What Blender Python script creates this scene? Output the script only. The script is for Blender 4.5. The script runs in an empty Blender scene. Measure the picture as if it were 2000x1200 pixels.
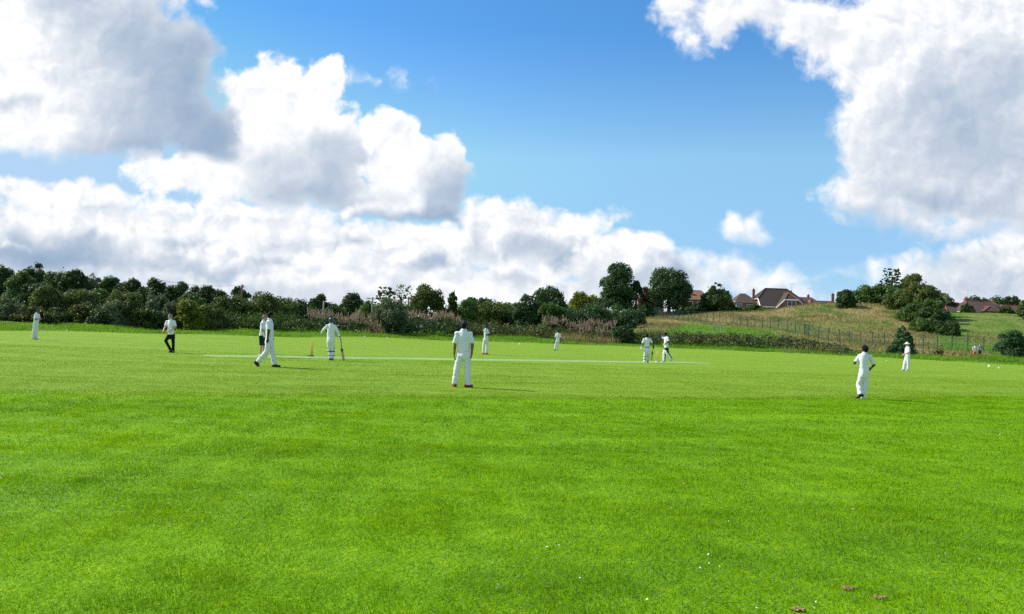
import bpy, bmesh, math, random
import numpy as np
from mathutils import Vector, Matrix

SC = bpy.context.scene
COL = SC.collection
rad = math.radians
rng = np.random.default_rng(7)
random.seed(7)

# ------------------------------------------------------------------ camera
FPX = 1555.0                      # focal length in pixels of the 2000 px wide photograph
EYE = 1.5
ROLL = math.atan(0.036)
PITCH = rad(1.83)
_r0 = np.array([1.0, 0, 0]); _u0 = np.array([0, -math.sin(PITCH), math.cos(PITCH)])
FWD = np.array([0, math.cos(PITCH), math.sin(PITCH)])
RGT = math.cos(ROLL)*_r0 + math.sin(ROLL)*_u0
UPV = -math.sin(ROLL)*_r0 + math.cos(ROLL)*_u0
CAM = np.array([0, 0, EYE])

def ray(px, py):
    return FWD*FPX + RGT*(px-1000) - UPV*(py-600)
def at(px, py, Y):
    """world point seen at that pixel, Y metres ahead"""
    d = ray(px, py); return CAM + d*(Y/d[1])
def on_ground(px, py, z=0.0):
    d = ray(px, py); return CAM + d*((z-EYE)/d[2])

cd = bpy.data.cameras.new("camera"); cam = bpy.data.objects.new("camera", cd); COL.objects.link(cam)
cd.sensor_width = 36; cd.lens = 36*FPX/2000; cd.clip_start = 0.05; cd.clip_end = 20000
cam.matrix_world = Matrix(((RGT[0], UPV[0], -FWD[0], 0), (RGT[1], UPV[1], -FWD[1], 0),
                           (RGT[2], UPV[2], -FWD[2], EYE), (0, 0, 0, 1)))
SC.camera = cam

SC.view_settings.view_transform = 'Standard'
SC.view_settings.look = 'None'
SC.view_settings.exposure = 0.4
SC.view_settings.gamma = 1.0
SC.cycles.max_bounces = 6
SC.cycles.diffuse_bounces = 3
SC.cycles.transparent_max_bounces = 8
SC.cycles.use_denoising = False

# ------------------------------------------------------------------ small node language
class X:
    """a socket in a node tree with arithmetic"""
    def __init__(s, nt, sock): s.nt = nt; s.k = sock
    def _m(s, op, *a, clamp=False):
        n = s.nt.nodes.new('ShaderNodeMath'); n.operation = op; n.use_clamp = clamp
        for i, v in enumerate(a):
            if isinstance(v, X): s.nt.links.new(v.k, n.inputs[i])
            else: n.inputs[i].default_value = v
        return X(s.nt, n.outputs[0])
    def __add__(s, o): return s._m('ADD', s, o)
    __radd__ = __add__
    def __sub__(s, o): return s._m('SUBTRACT', s, o)
    def __rsub__(s, o): return s._m('SUBTRACT', o, s)
    def __mul__(s, o): return s._m('MULTIPLY', s, o)
    __rmul__ = __mul__
    def __truediv__(s, o): return s._m('DIVIDE', s, o)
    def madd(s, a, b): return s._m('MULTIPLY_ADD', s, a, b)
    def max(s, o): return s._m('MAXIMUM', s, o)
    def min(s, o): return s._m('MINIMUM', s, o)
    def smax(s, o, k): return s._m('SMOOTH_MAX', s, o, k)
    def pow(s, o): return s._m('POWER', s, o)
    def abs(s): return s._m('ABSOLUTE', s)
    def clamp(s): return s._m('ADD', s, 0.0, clamp=True)
    def step(s, lo, hi, tlo=0.0, thi=1.0, kind='SMOOTHSTEP'):
        n = s.nt.nodes.new('ShaderNodeMapRange'); n.interpolation_type = kind
        for i, v in ((0, s), (1, lo), (2, hi), (3, tlo), (4, thi)):
            if isinstance(v, X): s.nt.links.new(v.k, n.inputs[i])
            else: n.inputs[i].default_value = v
        return X(s.nt, n.outputs[0])

def vmath(nt, op, *a):
    n = nt.nodes.new('ShaderNodeVectorMath'); n.operation = op
    for i, v in enumerate(a):
        if isinstance(v, X): nt.links.new(v.k, n.inputs[i])
        elif op == 'SCALE' and i == 1: n.inputs['Scale'].default_value = v
        else: n.inputs[i].default_value = v
    return X(nt, n.outputs['Value'] if op in ('LENGTH', 'DOT_PRODUCT', 'DISTANCE') else n.outputs['Vector'])

def noise(nt, vec, scale, detail=2.0, rough=0.5, lac=2.0, dist=0.0, out='Fac', dims='3D'):
    n = nt.nodes.new('ShaderNodeTexNoise'); n.noise_dimensions = dims
    if vec is not None: nt.links.new(vec.k, n.inputs['Vector'])
    n.inputs['Scale'].default_value = scale; n.inputs['Detail'].default_value = detail
    n.inputs['Roughness'].default_value = rough; n.inputs['Lacunarity'].default_value = lac
    n.inputs['Distortion'].default_value = dist
    return X(nt, n.outputs[out])

def mixc(nt, fac, a, b, blend='MIX'):
    n = nt.nodes.new('ShaderNodeMix'); n.data_type = 'RGBA'; n.blend_type = blend
    n.clamp_factor = True
    for i, v in ((0, fac), (6, a), (7, b)):
        if isinstance(v, X): nt.links.new(v.k, n.inputs[i])
        elif i == 0: n.inputs[i].default_value = v
        else: n.inputs[i].default_value = (v[0], v[1], v[2], 1)
    return X(nt, n.outputs[2])

def xyz(nt, v):
    n = nt.nodes.new('ShaderNodeSeparateXYZ'); nt.links.new(v.k, n.inputs[0])
    return X(nt, n.outputs[0]), X(nt, n.outputs[1]), X(nt, n.outputs[2])
def comb(nt, x, y, z):
    n = nt.nodes.new('ShaderNodeCombineXYZ')
    for i, v in enumerate((x, y, z)):
        if isinstance(v, X): nt.links.new(v.k, n.inputs[i])
        else: n.inputs[i].default_value = v
    return X(nt, n.outputs[0])
# ------------------------------------------------------------------ sun, sky and clouds
SUN_AZ = math.atan2(-1.94, 0.6); SUN_EL = rad(41)
sun_dir = Vector((math.sin(SUN_AZ)*math.cos(SUN_EL), math.cos(SUN_AZ)*math.cos(SUN_EL), math.sin(SUN_EL)))
sl = bpy.data.lights.new("sun", 'SUN'); sl.energy = 4.8; sl.angle = rad(0.5); sl.color = (1.0, 0.95, 0.86)
so = bpy.data.objects.new("sun", sl); COL.objects.link(so)
so.rotation_euler = sun_dir.to_track_quat('Z', 'Y').to_euler(); so.location = (-60, 20, 60)

W = bpy.data.worlds.new("World"); SC.world = W; W.use_nodes = True
nt = W.node_tree; nt.nodes.clear()
wout = nt.nodes.new('ShaderNodeOutputWorld'); bg = nt.nodes.new('ShaderNodeBackground')
nt.links.new(bg.outputs[0], wout.inputs[0])
sky = nt.nodes.new('ShaderNodeTexSky'); sky.sky_type = 'NISHITA'; sky.sun_disc = False
sky.sun_elevation = SUN_EL; sky.sun_rotation = SUN_AZ; sky.air_density = 1.0; sky.dust_density = 0.15; sky.ozone_density = 2.2
SKYK = 0.1
SKYGRADE = [(0.0, (.80, 1.10, 1.8)), (0.28, (.93, 1.20, 1.52)), (0.6, (1.38, 1.74, 1.70)), (0.78, (1.04, 1.55, 1.78)), (0.92, (.80, 1.42, 1.80)), (1.0, (.68, 1.36, 1.80))]
tc = nt.nodes.new('ShaderNodeTexCoord')
D = X(nt, tc.outputs['Generated'])
dx_, dy_, dz_ = xyz(nt, D)
yy = dy_.abs().max(0.22)
# directions on a tangent plane towards +Y, about 1000 photo pixels per unit
K = FPX/1000
W.cycles.sampling_method = 'MANUAL'; W.cycles.sample_map_resolution = 256
P = comb(nt, dx_/yy*K, dz_/yy*K, dy_.step(-0.01, 0.01, 5.0, 0.0, 'LINEAR'))

def pl(px, py):
    d = ray(px, py); return d[0]/d[1]*K, d[2]/d[1]*K

def n2(v, *a, **k): return noise(nt, v, *a, dims='2D', **k)
w1 = n2(P, 7.0, 3, 0.55, out='Color')
half = (0.5, 0.5, 0.5)
wv = vmath(nt, 'MULTIPLY_ADD', vmath(nt, 'SUBTRACT', w1, half), (0.10, 0.09, 0), P)
# billows: rounded lumps and fine shreds, on coordinates bent only a little
wl_ = vmath(nt, 'MULTIPLY_ADD', vmath(nt, 'SUBTRACT', n2(P, 16.0, 3, 0.6, out='Color'), half), (0.045, 0.040, 0), P)
def lumps(v):
    vo = nt.nodes.new('ShaderNodeTexVoronoi'); vo.voronoi_dimensions = '2D'; vo.feature = 'F1'; vo.inputs['Scale'].default_value = 20.0
    vo.inputs['Detail'].default_value = 1.6; vo.inputs['Roughness'].default_value = 0.62; vo.normalize = True
    nt.links.new(v.k, vo.inputs['Vector']); return X(nt, vo.outputs['Distance'])
lump = lumps(wl_)
lump2 = lumps(vmath(nt, 'ADD', wl_, (-0.010, 0.012, 0)))
fb = n2(wl_, 11.0, 8, 0.60)
fb2 = n2(vmath(nt, 'ADD', wl_, (-0.016, 0.018, 0)), 11.0, 4, 0.6)
relief = (fb - fb2)*0.75 + (lump2 - lump)*0.32              # > 0 on the side turned to the sun
big = n2(P, 4.0, 3, 0.5)
band = n2(vmath(nt, 'MULTIPLY', wv, (1.0, 1.9, 1.0)), 6.5, 6, 0.58)
shred = (fb-0.5)*0.13 - (lump-0.35)*0.060 + 0.012

def ell(v, cx, cy, rx, ry):
    u0, v0 = pl(cx, cy); rx /= 1000; ry /= 1000
    q = vmath(nt, 'MULTIPLY_ADD', v, (1/rx, 1/ry, 0), (-u0/rx, -v0/ry, 0))
    return vmath(nt, 'LENGTH', q), min(rx, ry)
def body(v, ells, k=0.02):
    acc = None
    for (cx, cy, rx, ry) in ells:
        r, m = ell(v, cx, cy, rx, ry)
        s = r.madd(-m, m)
        acc = s if acc is None else acc.smax(s, k)
    return acc
def darks(v, ds):
    acc = None
    for (cx, cy, rx, ry, a) in ds:
        r, m = ell(v, cx, cy, rx, ry)
        s = r.step(-0.15, 1.2, a*1.15, 0.0)
        acc = s if acc is None else acc + s
    return acc

WHITE = (1.05, 1.055, 1.065)
GREY = (0.20, 0.34, 0.535)
def layer(under, ells, ds, soft=0.03, amp=1.0, rel=2.2, lit=0.0, alpha=1.0, extra=None, k=0.02, flat=None, grey=GREY, white=WHITE, edge=0.35, relx=None):
    d = body(wv, ells, k) + shred*amp
    if extra is not None: d = d + extra
    if flat is not None:
        u0, v0 = pl(*flat)
        x, y, z = xyz(nt, wv)
        d = d.min((y + (x-u0)*0.036 - v0)*0.8 + shred*amp*0.25)
    m = d.step(0.0, soft)
    dark = darks(wv, ds) if ds else None
    sh = relief*(-rel) + ((0.5-big)*0.35 + lit)
    if relx is not None: sh = sh + relx
    if dark is not None: sh = sh + dark*(fb.madd(0.9, 0.70))
    sh = (sh*d.step(0.0, soft*1.5, edge, 1.0)).max(0.0)
    sh = 1.0 - (sh*0.0 + 2.71828).pow(sh*(-0.92))
    c = mixc(nt, sh, white, grey)
    if alpha != 1.0: m = m*alpha
    return mixc(nt, m, under, c)

# clear sky: the physical sky, graded to the deeper blue of the photograph
c = vmath(nt, 'SCALE', X(nt, sky.outputs[0]), SKYK)
el_ = dz_.step(0.0, 0.36, 0.0, 1.0, 'LINEAR')
gr = nt.nodes.new('ShaderNodeValToRGB'); nt.links.new(el_.k, gr.inputs[0])
er = gr.color_ramp; er.interpolation = 'LINEAR'
for i, (p, col) in enumerate(SKYGRADE):
    e = er.elements[i] if i < 2 else er.elements.new(p)
    e.position = p
for e, (p, col) in zip(er.elements, SKYGRADE): e.color = (*[q/4 for q in col], 1)
c = vmath(nt, 'MULTIPLY', c, vmath(nt, 'SCALE', X(nt, gr.outputs[0]), 4.0))
c = vmath(nt, 'MINIMUM', c, (0.46, 0.67, 0.92))
SKYC = c

# low cloud along the horizon, left and right
banded = (band-0.5)*0.08
relb = (n2(vmath(nt, 'MULTIPLY', vmath(nt, 'ADD', wv, (-0.012, 0.014, 0)), (1.0, 1.9, 1.0)), 6.5, 4, 0.58) - band)*2.0
c = layer(c, [(1450, 550, 115, 46), (1500, 540, 60, 34), (1540, 552, 50, 26), (1400, 520, 60, 16), (1600, 535, 70, 8), (1710, 532, 22, 28), (1765, 545, 45, 22), (1620, 600, 300, 30), (1900, 545, 130, 60)],
          [(1450, 575, 160, 40, .3), (1600, 600, 400, 40, .2)], soft=0.045, amp=0.5, rel=2.0, lit=.1, alpha=.94)
c = layer(c, [(1875, 502, 85, 32), (1950, 520, 95, 56), (1985, 490, 65, 48), (1900, 560, 160, 80), (1860, 545, 110, 50)],
          [(1840, 505, 90, 30, .5), (1960, 570, 140, 60, .4), (1880, 560, 120, 40, .4)], soft=0.035, amp=0.5, rel=2.0, lit=.18, alpha=.97)
c = layer(c, [(60, 480, 320, 105), (250, 475, 210, 90), (480, 520, 320, 130), (760, 545, 300, 105), (1000, 590, 320, 50), (400, 640, 900, 120)],
          [(90, 500, 190, 46, 1.35), (170, 472, 40, 20, .4), (355, 480, 50, 18, .5), (460, 532, 110, 18, .6), (560, 512, 60, 16, .5), (300, 520, 160, 24, .5), (680, 480, 60, 26, .9), (850, 520, 80, 26, .8), (400, 575, 600, 40, .35)],
          soft=0.05, amp=0.55, rel=1.8, lit=0.34, extra=banded)
c = layer(c, [(245, 552, 70, 22), (340, 545, 60, 20), (520, 552, 60, 26), (600, 540, 70, 30), (690, 548, 70, 22), (950, 552, 60, 26), (1030, 545, 60, 26), (1090, 555, 60, 20)],
          [(300, 570, 300, 18, .5), (600, 568, 160, 18, .5), (1000, 572, 160, 16, .4)], soft=0.03, amp=0.42, rel=2.4, lit=.2, flat=(700, 578), edge=.2)
c = layer(c, [(15, 500, 40, 22), (420, 500, 60, 24), (500, 490, 50, 22), (620, 500, 60, 30), (690, 505, 60, 26), (790, 505, 70, 34), (850, 510, 54, 28), (740, 515, 90, 20)],
          [(860, 520, 56, 30, 1.1), (800, 532, 110, 14, .7), (640, 530, 110, 14, .55), (450, 520, 90, 14, .5)], soft=0.022, amp=0.42, rel=2.2, lit=.14, flat=(700, 537), edge=.5)
c = layer(c, [(60, 445, 80, 34), (140, 440, 70, 36), (210, 455, 60, 26), (300, 455, 70, 30), (410, 415, 70, 56), (470, 440, 70, 50), (370, 445, 70, 34), (560, 455, 90, 30), (680, 465, 70, 24), (800, 468, 110, 34), (890, 475, 60, 34)],
          [(240, 474, 80, 16, .6), (90, 474, 110, 16, .6), (350, 474, 60, 16, .4), (690, 478, 60, 18, .8), (600, 478, 60, 14, .4), (10, 440, 26, 34, .8)], soft=0.025, amp=0.45, rel=2.4, lit=.10, flat=(350, 482), edge=.3)
c = layer(c, [(20, 380, 60, 34), (90, 382, 56, 26), (160, 378, 60, 24), (230, 382, 56, 24), (300, 398, 44, 18), (345, 405, 30, 12), (130, 402, 190, 24)],
          [(200, 418, 90, 22, .9), (80, 424, 100, 14, .5), (10, 412, 30, 18, .7), (310, 414, 50, 12, .4)], soft=0.022, amp=0.42, rel=2.2, lit=.05, flat=(150, 428), edge=.3)
c = layer(c, [(930, 440, 60, 55), (1000, 465, 130, 72), (1090, 440, 100, 48), (1170, 425, 70, 26), (1060, 500, 150, 50)],
          [(1060, 482, 140, 30, .8), (950, 505, 120, 22, .6), (1110, 500, 70, 34, .7), (925, 465, 40, 44, .5)], soft=0.03, amp=0.6, rel=2.4, lit=.1)
c = layer(c, [(1180, 500, 60, 30), (1235, 505, 95, 62), (1285, 500, 48, 50), (1250, 560, 120, 70), (1090, 560, 200, 50), (880, 585, 150, 40)],
          [(1200, 560, 200, 50, .5), (1335, 540, 44, 44, 1.0), (1290, 530, 60, 40, .4), (960, 545, 140, 24, .5)], soft=0.025, amp=0.5, rel=2.4, lit=.1)
# the two towers in the middle
c = layer(c, [(545, 200, 105, 82), (630, 165, 62, 56), (500, 220, 75, 70), (625, 260, 78, 100), (560, 300, 140, 110), (650, 350, 90, 75), (520, 380, 170, 70), (610, 400, 160, 50), (430, 360, 120, 45), (470, 270, 60, 80), (400, 340, 120, 40), (340, 338, 90, 22), (440, 320, 70, 44)],
          [(630, 365, 180, 120, .75), (600, 405, 170, 60, .5), (665, 300, 80, 80, .45), (740, 420, 130, 34, .5), (540, 340, 70, 120, .2)],
          soft=0.022, amp=0.6, rel=1.3, flat=(650, 420))
c = layer(c, [(760, 285, 58, 60), (850, 305, 48, 54), (795, 330, 95, 75), (835, 375, 72, 58), (850, 415, 60, 34), (760, 425, 110, 24)],
          [(885, 370, 70, 80, 1.2), (870, 425, 70, 40, 1.1), (760, 436, 170, 24, 1.2), (735, 390, 70, 60, .4), (840, 435, 90, 24, .5)],
          soft=0.02, amp=0.5, rel=1.5, flat=(840, 448), edge=.7)
# small cloud and a shred
c = layer(c, [(1444, 444, 26, 31), (1489, 437, 24, 33), (1466, 456, 46, 19)], [(1470, 465, 60, 20, .25)], soft=0.03, amp=0.3, rel=1.5)
c = layer(c, [(740, 158, 55, 14), (785, 160, 16, 14)], [], soft=0.06, amp=1.0, alpha=.75)
# big grey cloud, upper left
c = layer(c, [(80, 70, 280, 170), (20, 180, 200, 120), (220, 180, 210, 130), (340, 120, 92, 100), (385, 90, 42, 52), (300, 245, 130, 72), (415, 285, 66, 46), (90, 255, 140, 62), (375, 200, 66, 95), (330, 8, 90, 36), (430, 240, 52, 70), (440, 295, 54, 36)],
          [(345, 180, 195, 225, .95), (420, 265, 120, 100, 1.0), (250, 300, 230, 46, .8), (250, 90, 190, 150, .6), (150, 10, 140, 80, .6), (20, 200, 90, 20, .4), (390, 110, 70, 80, .5), (200, 240, 120, 90, .25)],
          soft=0.035, amp=0.5, rel=1.6, lit=.04, flat=(300, 324), edge=.8)
# big cloud, right
c = layer(c, [(1330, 15, 62, 58), (1350, 85, 34, 34), (1420, 15, 110, 64), (1540, 30, 120, 62), (1650, 70, 110, 95), (1740, 150, 140, 150), (1790, 250, 155, 150), (1860, 100, 260, 200), (1900, 330, 260, 130), (1700, 385, 100, 75), (1760, 425, 120, 42), (1980, 250, 200, 250), (1950, 420, 160, 52)],
          [(1880, 230, 170, 180, .8), (1985, 320, 100, 170, .5), (1830, 385, 120, 40, .65), (1690, 430, 120, 32, .45), (1800, 462, 240, 36, .6), (1960, 420, 90, 60, .6), (1760, 320, 220, 240, .38), (1960, 120, 100, 120, .5), (1420, 60, 120, 40, .2), (1580, 60, 140, 40, .2)],
          soft=0.05, amp=0.75, rel=1.7, lit=.06, flat=(1800, 474), edge=.6)
# the half of the sky behind the camera: broken cloud of the same kind
gen = (noise(nt, D, 3.0, 6, 0.55)).step(0.46, 0.60)
cb = mixc(nt, gen, SKYC, (0.85, 0.87, 0.92))
c = mixc(nt, dy_.step(0.12, -0.12), c, cb)
# below the horizon the sky is never seen from above the ground
nt.links.new(c.k, bg.inputs['Color']); bg.inputs['Strength'].default_value = 1/1.32
# ------------------------------------------------------------------ helpers for meshes and materials
def tag(o, label=None, cat=None, group=None, kind=None):
    if label: o['label'] = label
    if cat: o['category'] = cat
    if group: o['group'] = group
    if kind: o['kind'] = kind
    return o

def mesh_np(name, V, faces, smooth=False):
    """faces: list of int arrays (n,3) or (n,4)"""
    me = bpy.data.meshes.new(name)
    V = np.asarray(V, dtype=np.float32)
    faces = [np.asarray(f, dtype=np.int32) for f in faces if len(f)]
    me.vertices.add(len(V)); me.vertices.foreach_set('co', V.ravel())
    loops = np.concatenate([f.ravel() for f in faces])
    tot = np.concatenate([np.full(len(f), f.shape[1], np.int32) for f in faces])
    start = np.concatenate([[0], np.cumsum(tot)[:-1]]).astype(np.int32)
    me.loops.add(len(loops)); me.loops.foreach_set('vertex_index', loops)
    me.polygons.add(len(tot)); me.polygons.foreach_set('loop_start', start); me.polygons.foreach_set('loop_total', tot)
    if smooth: me.polygons.foreach_set('use_smooth', np.ones(len(tot), dtype=bool))
    me.update(calc_edges=True)
    return me

def link(name, me, mat=None, parent=None, loc=None):
    o = bpy.data.objects.new(name, me); COL.objects.link(o)
    if mat is not None and me is not None: me.materials.append(mat)
    if parent is not None: o.parent = parent
    if loc is not None: o.location = tuple(float(v) for v in loc)
    return o

def empty(name, loc, label=None, cat=None, group=None):
    o = bpy.data.objects.new(name, None); COL.objects.link(o); o.location = tuple(float(v) for v in loc)
    o.empty_display_size = 0.3
    return tag(o, label, cat, group)

class MB:
    """collects boxes, tubes and polygons into one mesh"""
    def __init__(s): s.v = []; s.f = []
    def add(s, vs, fs):
        b = len(s.v); s.v += [tuple(map(float, p)) for p in vs]; s.f += [tuple(i+b for i in f) for f in fs]; return s
    def box(s, c, d, rz=0.0):
        cx, cy, cz = c; a, b, e = d[0]/2, d[1]/2, d[2]/2; co, si = math.cos(rz), math.sin(rz)
        vs = [(cx+x*co-y*si, cy+x*si+y*co, cz+z) for z in (-e, e) for (x, y) in ((-a, -b), (a, -b), (a, b), (-a, b))]
        return s.add(vs, [(3, 2, 1, 0), (4, 5, 6, 7), (0, 1, 5, 4), (1, 2, 6, 5), (2, 3, 7, 6), (3, 0, 4, 7)])
    def tube(s, pts, rs, n=8, cap=True):
        pts = [np.asarray(p, float) for p in pts]
        if not hasattr(rs, '__len__'): rs = [rs]*len(pts)
        rings = []
        for i, p in enumerate(pts):
            t = pts[min(i+1, len(pts)-1)]-pts[max(i-1, 0)]; t = t/(np.linalg.norm(t)+1e-9)
            a = np.array([0, 0, 1.0]) if abs(t[2]) < 0.9 else np.array([1.0, 0, 0])
            u = np.cross(a, t); u /= np.linalg.norm(u); w = np.cross(t, u)
            rings.append([p+rs[i]*(math.cos(k*2*math.pi/n)*u+math.sin(k*2*math.pi/n)*w) for k in range(n)])
        vs = [q for r in rings for q in r]; fs = []
        for i in range(len(pts)-1):
            for k in range(n):
                fs.append((i*n+k, i*n+(k+1) % n, (i+1)*n+(k+1) % n, (i+1)*n+k))
        if cap: fs += [tuple(range(n-1, -1, -1)), tuple(range((len(pts)-1)*n, len(pts)*n))]
        return s.add(vs, fs)
    def build(s, name, mat, parent=None, loc=None, smooth=False, bevel=0.0):
        me = bpy.data.meshes.new(name); me.from_pydata(s.v, [], s.f); me.validate(); me.update()
        if bevel:
            bm = bmesh.new(); bm.from_mesh(me)
            bmesh.ops.bevel(bm, geom=bm.edges[:], offset=bevel, segments=2, affect='EDGES', profile=0.6)
            bm.to_mesh(me); bm.free()
        if smooth: me.polygons.foreach_set('use_smooth', np.ones(len(me.polygons), dtype=bool))
        return link(name, me, mat, parent, loc)

def new_mat(name):
    m = bpy.data.materials.new(name); m.use_nodes = True
    t = m.node_tree; b = t.nodes['Principled BSDF']; b.inputs['Specular IOR Level'].default_value = 0.3
    return m, t, b
def objpos(t):
    n = t.nodes.new('ShaderNodeTexCoord'); return X(t, n.outputs['Object'])
def wpos(t):
    n = t.nodes.new('ShaderNodeNewGeometry'); return X(t, n.outputs['Position'])
def island(t):
    n = t.nodes.new('ShaderNodeNewGeometry'); return X(t, n.outputs['Random Per Island'])
def bump(t, b, h, dist, strength=0.6):
    n = t.nodes.new('ShaderNodeBump'); n.inputs['Strength'].default_value = strength; n.inputs['Distance'].default_value = dist
    t.links.new(h.k, n.inputs['Height']); t.links.new(n.outputs[0], b.inputs['Normal'])

def simple_mat(name, col, rough=0.7, var=0.12, scale=8.0, bmp=0.0, spec=0.3, sheen=0.0):
    m, t, b = new_mat(name); p = objpos(t)
    n = noise(t, p, scale, 5, 0.6)
    c = mixc(t, n.step(0.3, 0.7), [q*(1-var) for q in col], [min(1, q*(1+var)) for q in col])
    t.links.new(c.k, b.inputs['Base Color']); b.inputs['Roughness'].default_value = rough
    b.inputs['Specular IOR Level'].default_value = spec
    if sheen: b.inputs['Sheen Weight'].default_value = sheen
    if bmp: bump(t, b, noise(t, p, scale*3, 4, 0.6), bmp)
    return m

def leaf_mat(name, a, b_, transl=0.3, c3=None, f3=0.12, big=0.35, rough=0.55, spec=0.25):
    """foliage: every leaf its own tone between a and b_, with patches; some leaves c3"""
    m, t, b = new_mat(name)
    r = island(t); n = noise(t, wpos(t), big, 3, 0.6)
    c = mixc(t, (r*0.42 + n.step(0.3, 0.7)*0.75 - 0.08).clamp(), a, b_)
    if c3 is not None:
        r2 = (r*37.13)._m('FRACT', r*37.13)
        c = mixc(t, r2.step(1-f3, 1-f3+0.02), c, c3)
    t.links.new(c.k, b.inputs['Base Color']); b.inputs['Roughness'].default_value = rough
    b.inputs['Specular IOR Level'].default_value = spec
    tr = t.nodes.new('ShaderNodeBsdfTranslucent'); mx = t.nodes.new('ShaderNodeMixShader'); mx.inputs[0].default_value = transl
    tc_ = mixc(t, 0.35, c, (b_[0]*1.5, b_[1]*1.5, b_[2]*0.8)); t.links.new(tc_.k, tr.inputs[0])
    t.links.new(b.outputs[0], mx.inputs[1]); t.links.new(tr.outputs[0], mx.inputs[2])
    t.links.new(mx.outputs[0], t.nodes['Material Output'].inputs[0])
    return m

# ------------------------------------------------------------------ terrain
def slope_at(px): d = ray(px, 650); return d[0]/d[1]
# per photograph column: how the ground runs away from the eye (metres ahead, height)
PROF = [
 (-700, [(62, 0), (72, .3), (85, .7), (130, 1.5), (220, 3), (500, 3)]),
 (0,    [(70, 0), (78, .3), (88, .7), (130, 1.5), (220, 3), (500, 3)]),
 (300,  [(82, 0), (92, .4), (100, .7), (140, 1.5), (220, 2), (500, 2)]),
 (600,  [(92, 0), (101, .5), (115, 1.1), (150, 1.5), (250, 1.5), (500, 1)]),
 (900,  [(112, 0), (119, .5), (132, 1.0), (180, 1.5), (300, 1), (500, 0)]),
 (1150, [(116, 0), (124, .6), (138, 1.5), (165, 3.6), (185, 5.2), (210, 6.5), (300, 8)]),
 (1300, [(114, 0), (122, .6), (140, 3.0), (165, 4.7), (185, 7.3), (210, 8.5), (300, 9)]),
 (1450, [(110, 0), (118, .5), (135, 2.9), (155, 4.3), (177, 7.9), (200, 8.7), (300, 9)]),
 (1620, [(102, 0), (109, .4), (122, 1.5), (138, 3.0), (165, 7.5), (178, 10.6), (190, 10.3), (215, 9), (300, 9)]),
 (1690, [(98, 0), (105, .4), (116, 1.2), (134, 2.6), (158, 6.4), (174, 10.6), (186, 10.6), (205, 8.7), (300, 8)]),
 (1760, [(93, 0), (100, .4), (107, .8), (113, 1.35), (128, 2.2), (150, 5.0), (168, 9.8), (180, 10.8), (195, 9.5), (230, 8), (300, 8)]),
 (1830, [(88, 0), (95, .4), (103, .8), (108, 1.3), (122, 2.0), (140, 3.6), (155, 6.0), (170, 7.6), (186, 9.7), (200, 9.2), (300, 9)]),
 (1950, [(81, 0), (88, .4), (97, .6), (102, 1.2), (118, 1.7), (140, 4.0), (165, 7.6), (186, 10.2), (200, 9.6), (300, 10)]),
 (2700, [(72, 0), (80, .4), (98, .6), (118, 1.1), (140, 3.0), (165, 6.0), (200, 8), (300, 9)]),
]
_ps = np.array([slope_at(p) for p, _ in PROF])
_YS = np.concatenate([np.arange(0, 320, 1.0), [400, 600]])
_tab = []
for p, q in PROF:
    yy_ = [0.0, q[0][0]-0.01]+[a for a, _ in q]; zz_ = [0, 0]+[b for _, b in q]
    z_ = np.interp(_YS, yy_, zz_)
    k_ = np.exp(-np.linspace(-2, 2, 13)**2); k_ /= k_.sum()
    zs_ = np.convolve(np.pad(z_, 6, mode='edge'), k_, mode='valid'); _tab.append(zs_)
_tab = np.array(_tab)
_edge = np.array([q[0][0] for _, q in PROF], float)

def _fbm2(x, y, seed=0, octs=4):
    r = np.zeros_like(x, dtype=float); a = 1.0
    rg = np.random.default_rng(seed)
    for o in range(octs):
        for k in range(3):
            th, ph = rg.uniform(0, 6.28, 2); f = (1.7**o)*rg.uniform(.8, 1.2)
            r += a*np.sin(f*(x*math.cos(th)+y*math.sin(th))+ph)/3
        a *= 0.55
    return r
def edge_Y(x, y):
    s = x/np.maximum(y, 1.0)
    return np.interp(s, _ps, _edge) + _fbm2(x*0.25, y*0.05, 5, 2)*0.5
def height(x, y):
    x = np.atleast_1d(np.asarray(x, float)); y = np.atleast_1d(np.asarray(y, float))
    s = x/np.maximum(y, 1.0)
    yi = np.interp(y, _YS, np.arange(len(_YS)))
    i0 = np.clip(yi.astype(int), 0, len(_YS)-2); fy = yi-i0
    si = np.interp(s, _ps, np.arange(len(_ps))); j0 = np.clip(si.astype(int), 0, len(_ps)-2); fs = si-j0
    fs = fs*fs*(3-2*fs)
    def T(j, i): return _tab[j, i]
    h = (T(j0, i0)*(1-fs)+T(j0+1, i0)*fs)*(1-fy) + (T(j0, i0+1)*(1-fs)+T(j0+1, i0+1)*fs)*fy
    out = np.clip((y-edge_Y(x, y))/14, 0, 1)
    h = h + out*(_fbm2(x*0.14, y*0.14, 3, 4)*0.22)*np.clip(h/2, 0, 1)
    return h
def gz(x, y): return float(height(x, y)[0])

xs = np.concatenate([[-6000, -2500, -1200, -600, -380], np.arange(-260, 262, 2.0), [380, 600, 1200, 2500, 6000]])
ys = np.concatenate([[-400, -150, -60, -20, -5], np.arange(0, 60, 4.0), np.arange(60, 262, 2.0), [280, 310, 360, 450, 700, 1200, 2500, 5000, 12000]])
GX, GY = np.meshgrid(xs, ys)
GZ = height(GX.ravel(), GY.ravel())
V = np.stack([GX.ravel(), GY.ravel(), GZ], 1)
nx, ny = len(xs), len(ys)
ii = (np.arange(ny-1)[:, None]*nx+np.arange(nx-1)[None, :]).ravel()
terrain = mesh_np('ground', V, [np.stack([ii, ii+1, ii+nx+1, ii+nx], 1)], smooth=True)
eY = edge_Y(GX.ravel(), GY.ravel())
rough = np.clip((GY.ravel()-eY)/3, 0, 1).astype(np.float32)
FENCE_PX = [1236, 1300, 1450, 1620, 1690, 1760, 1830, 1930, 2010]
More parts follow.
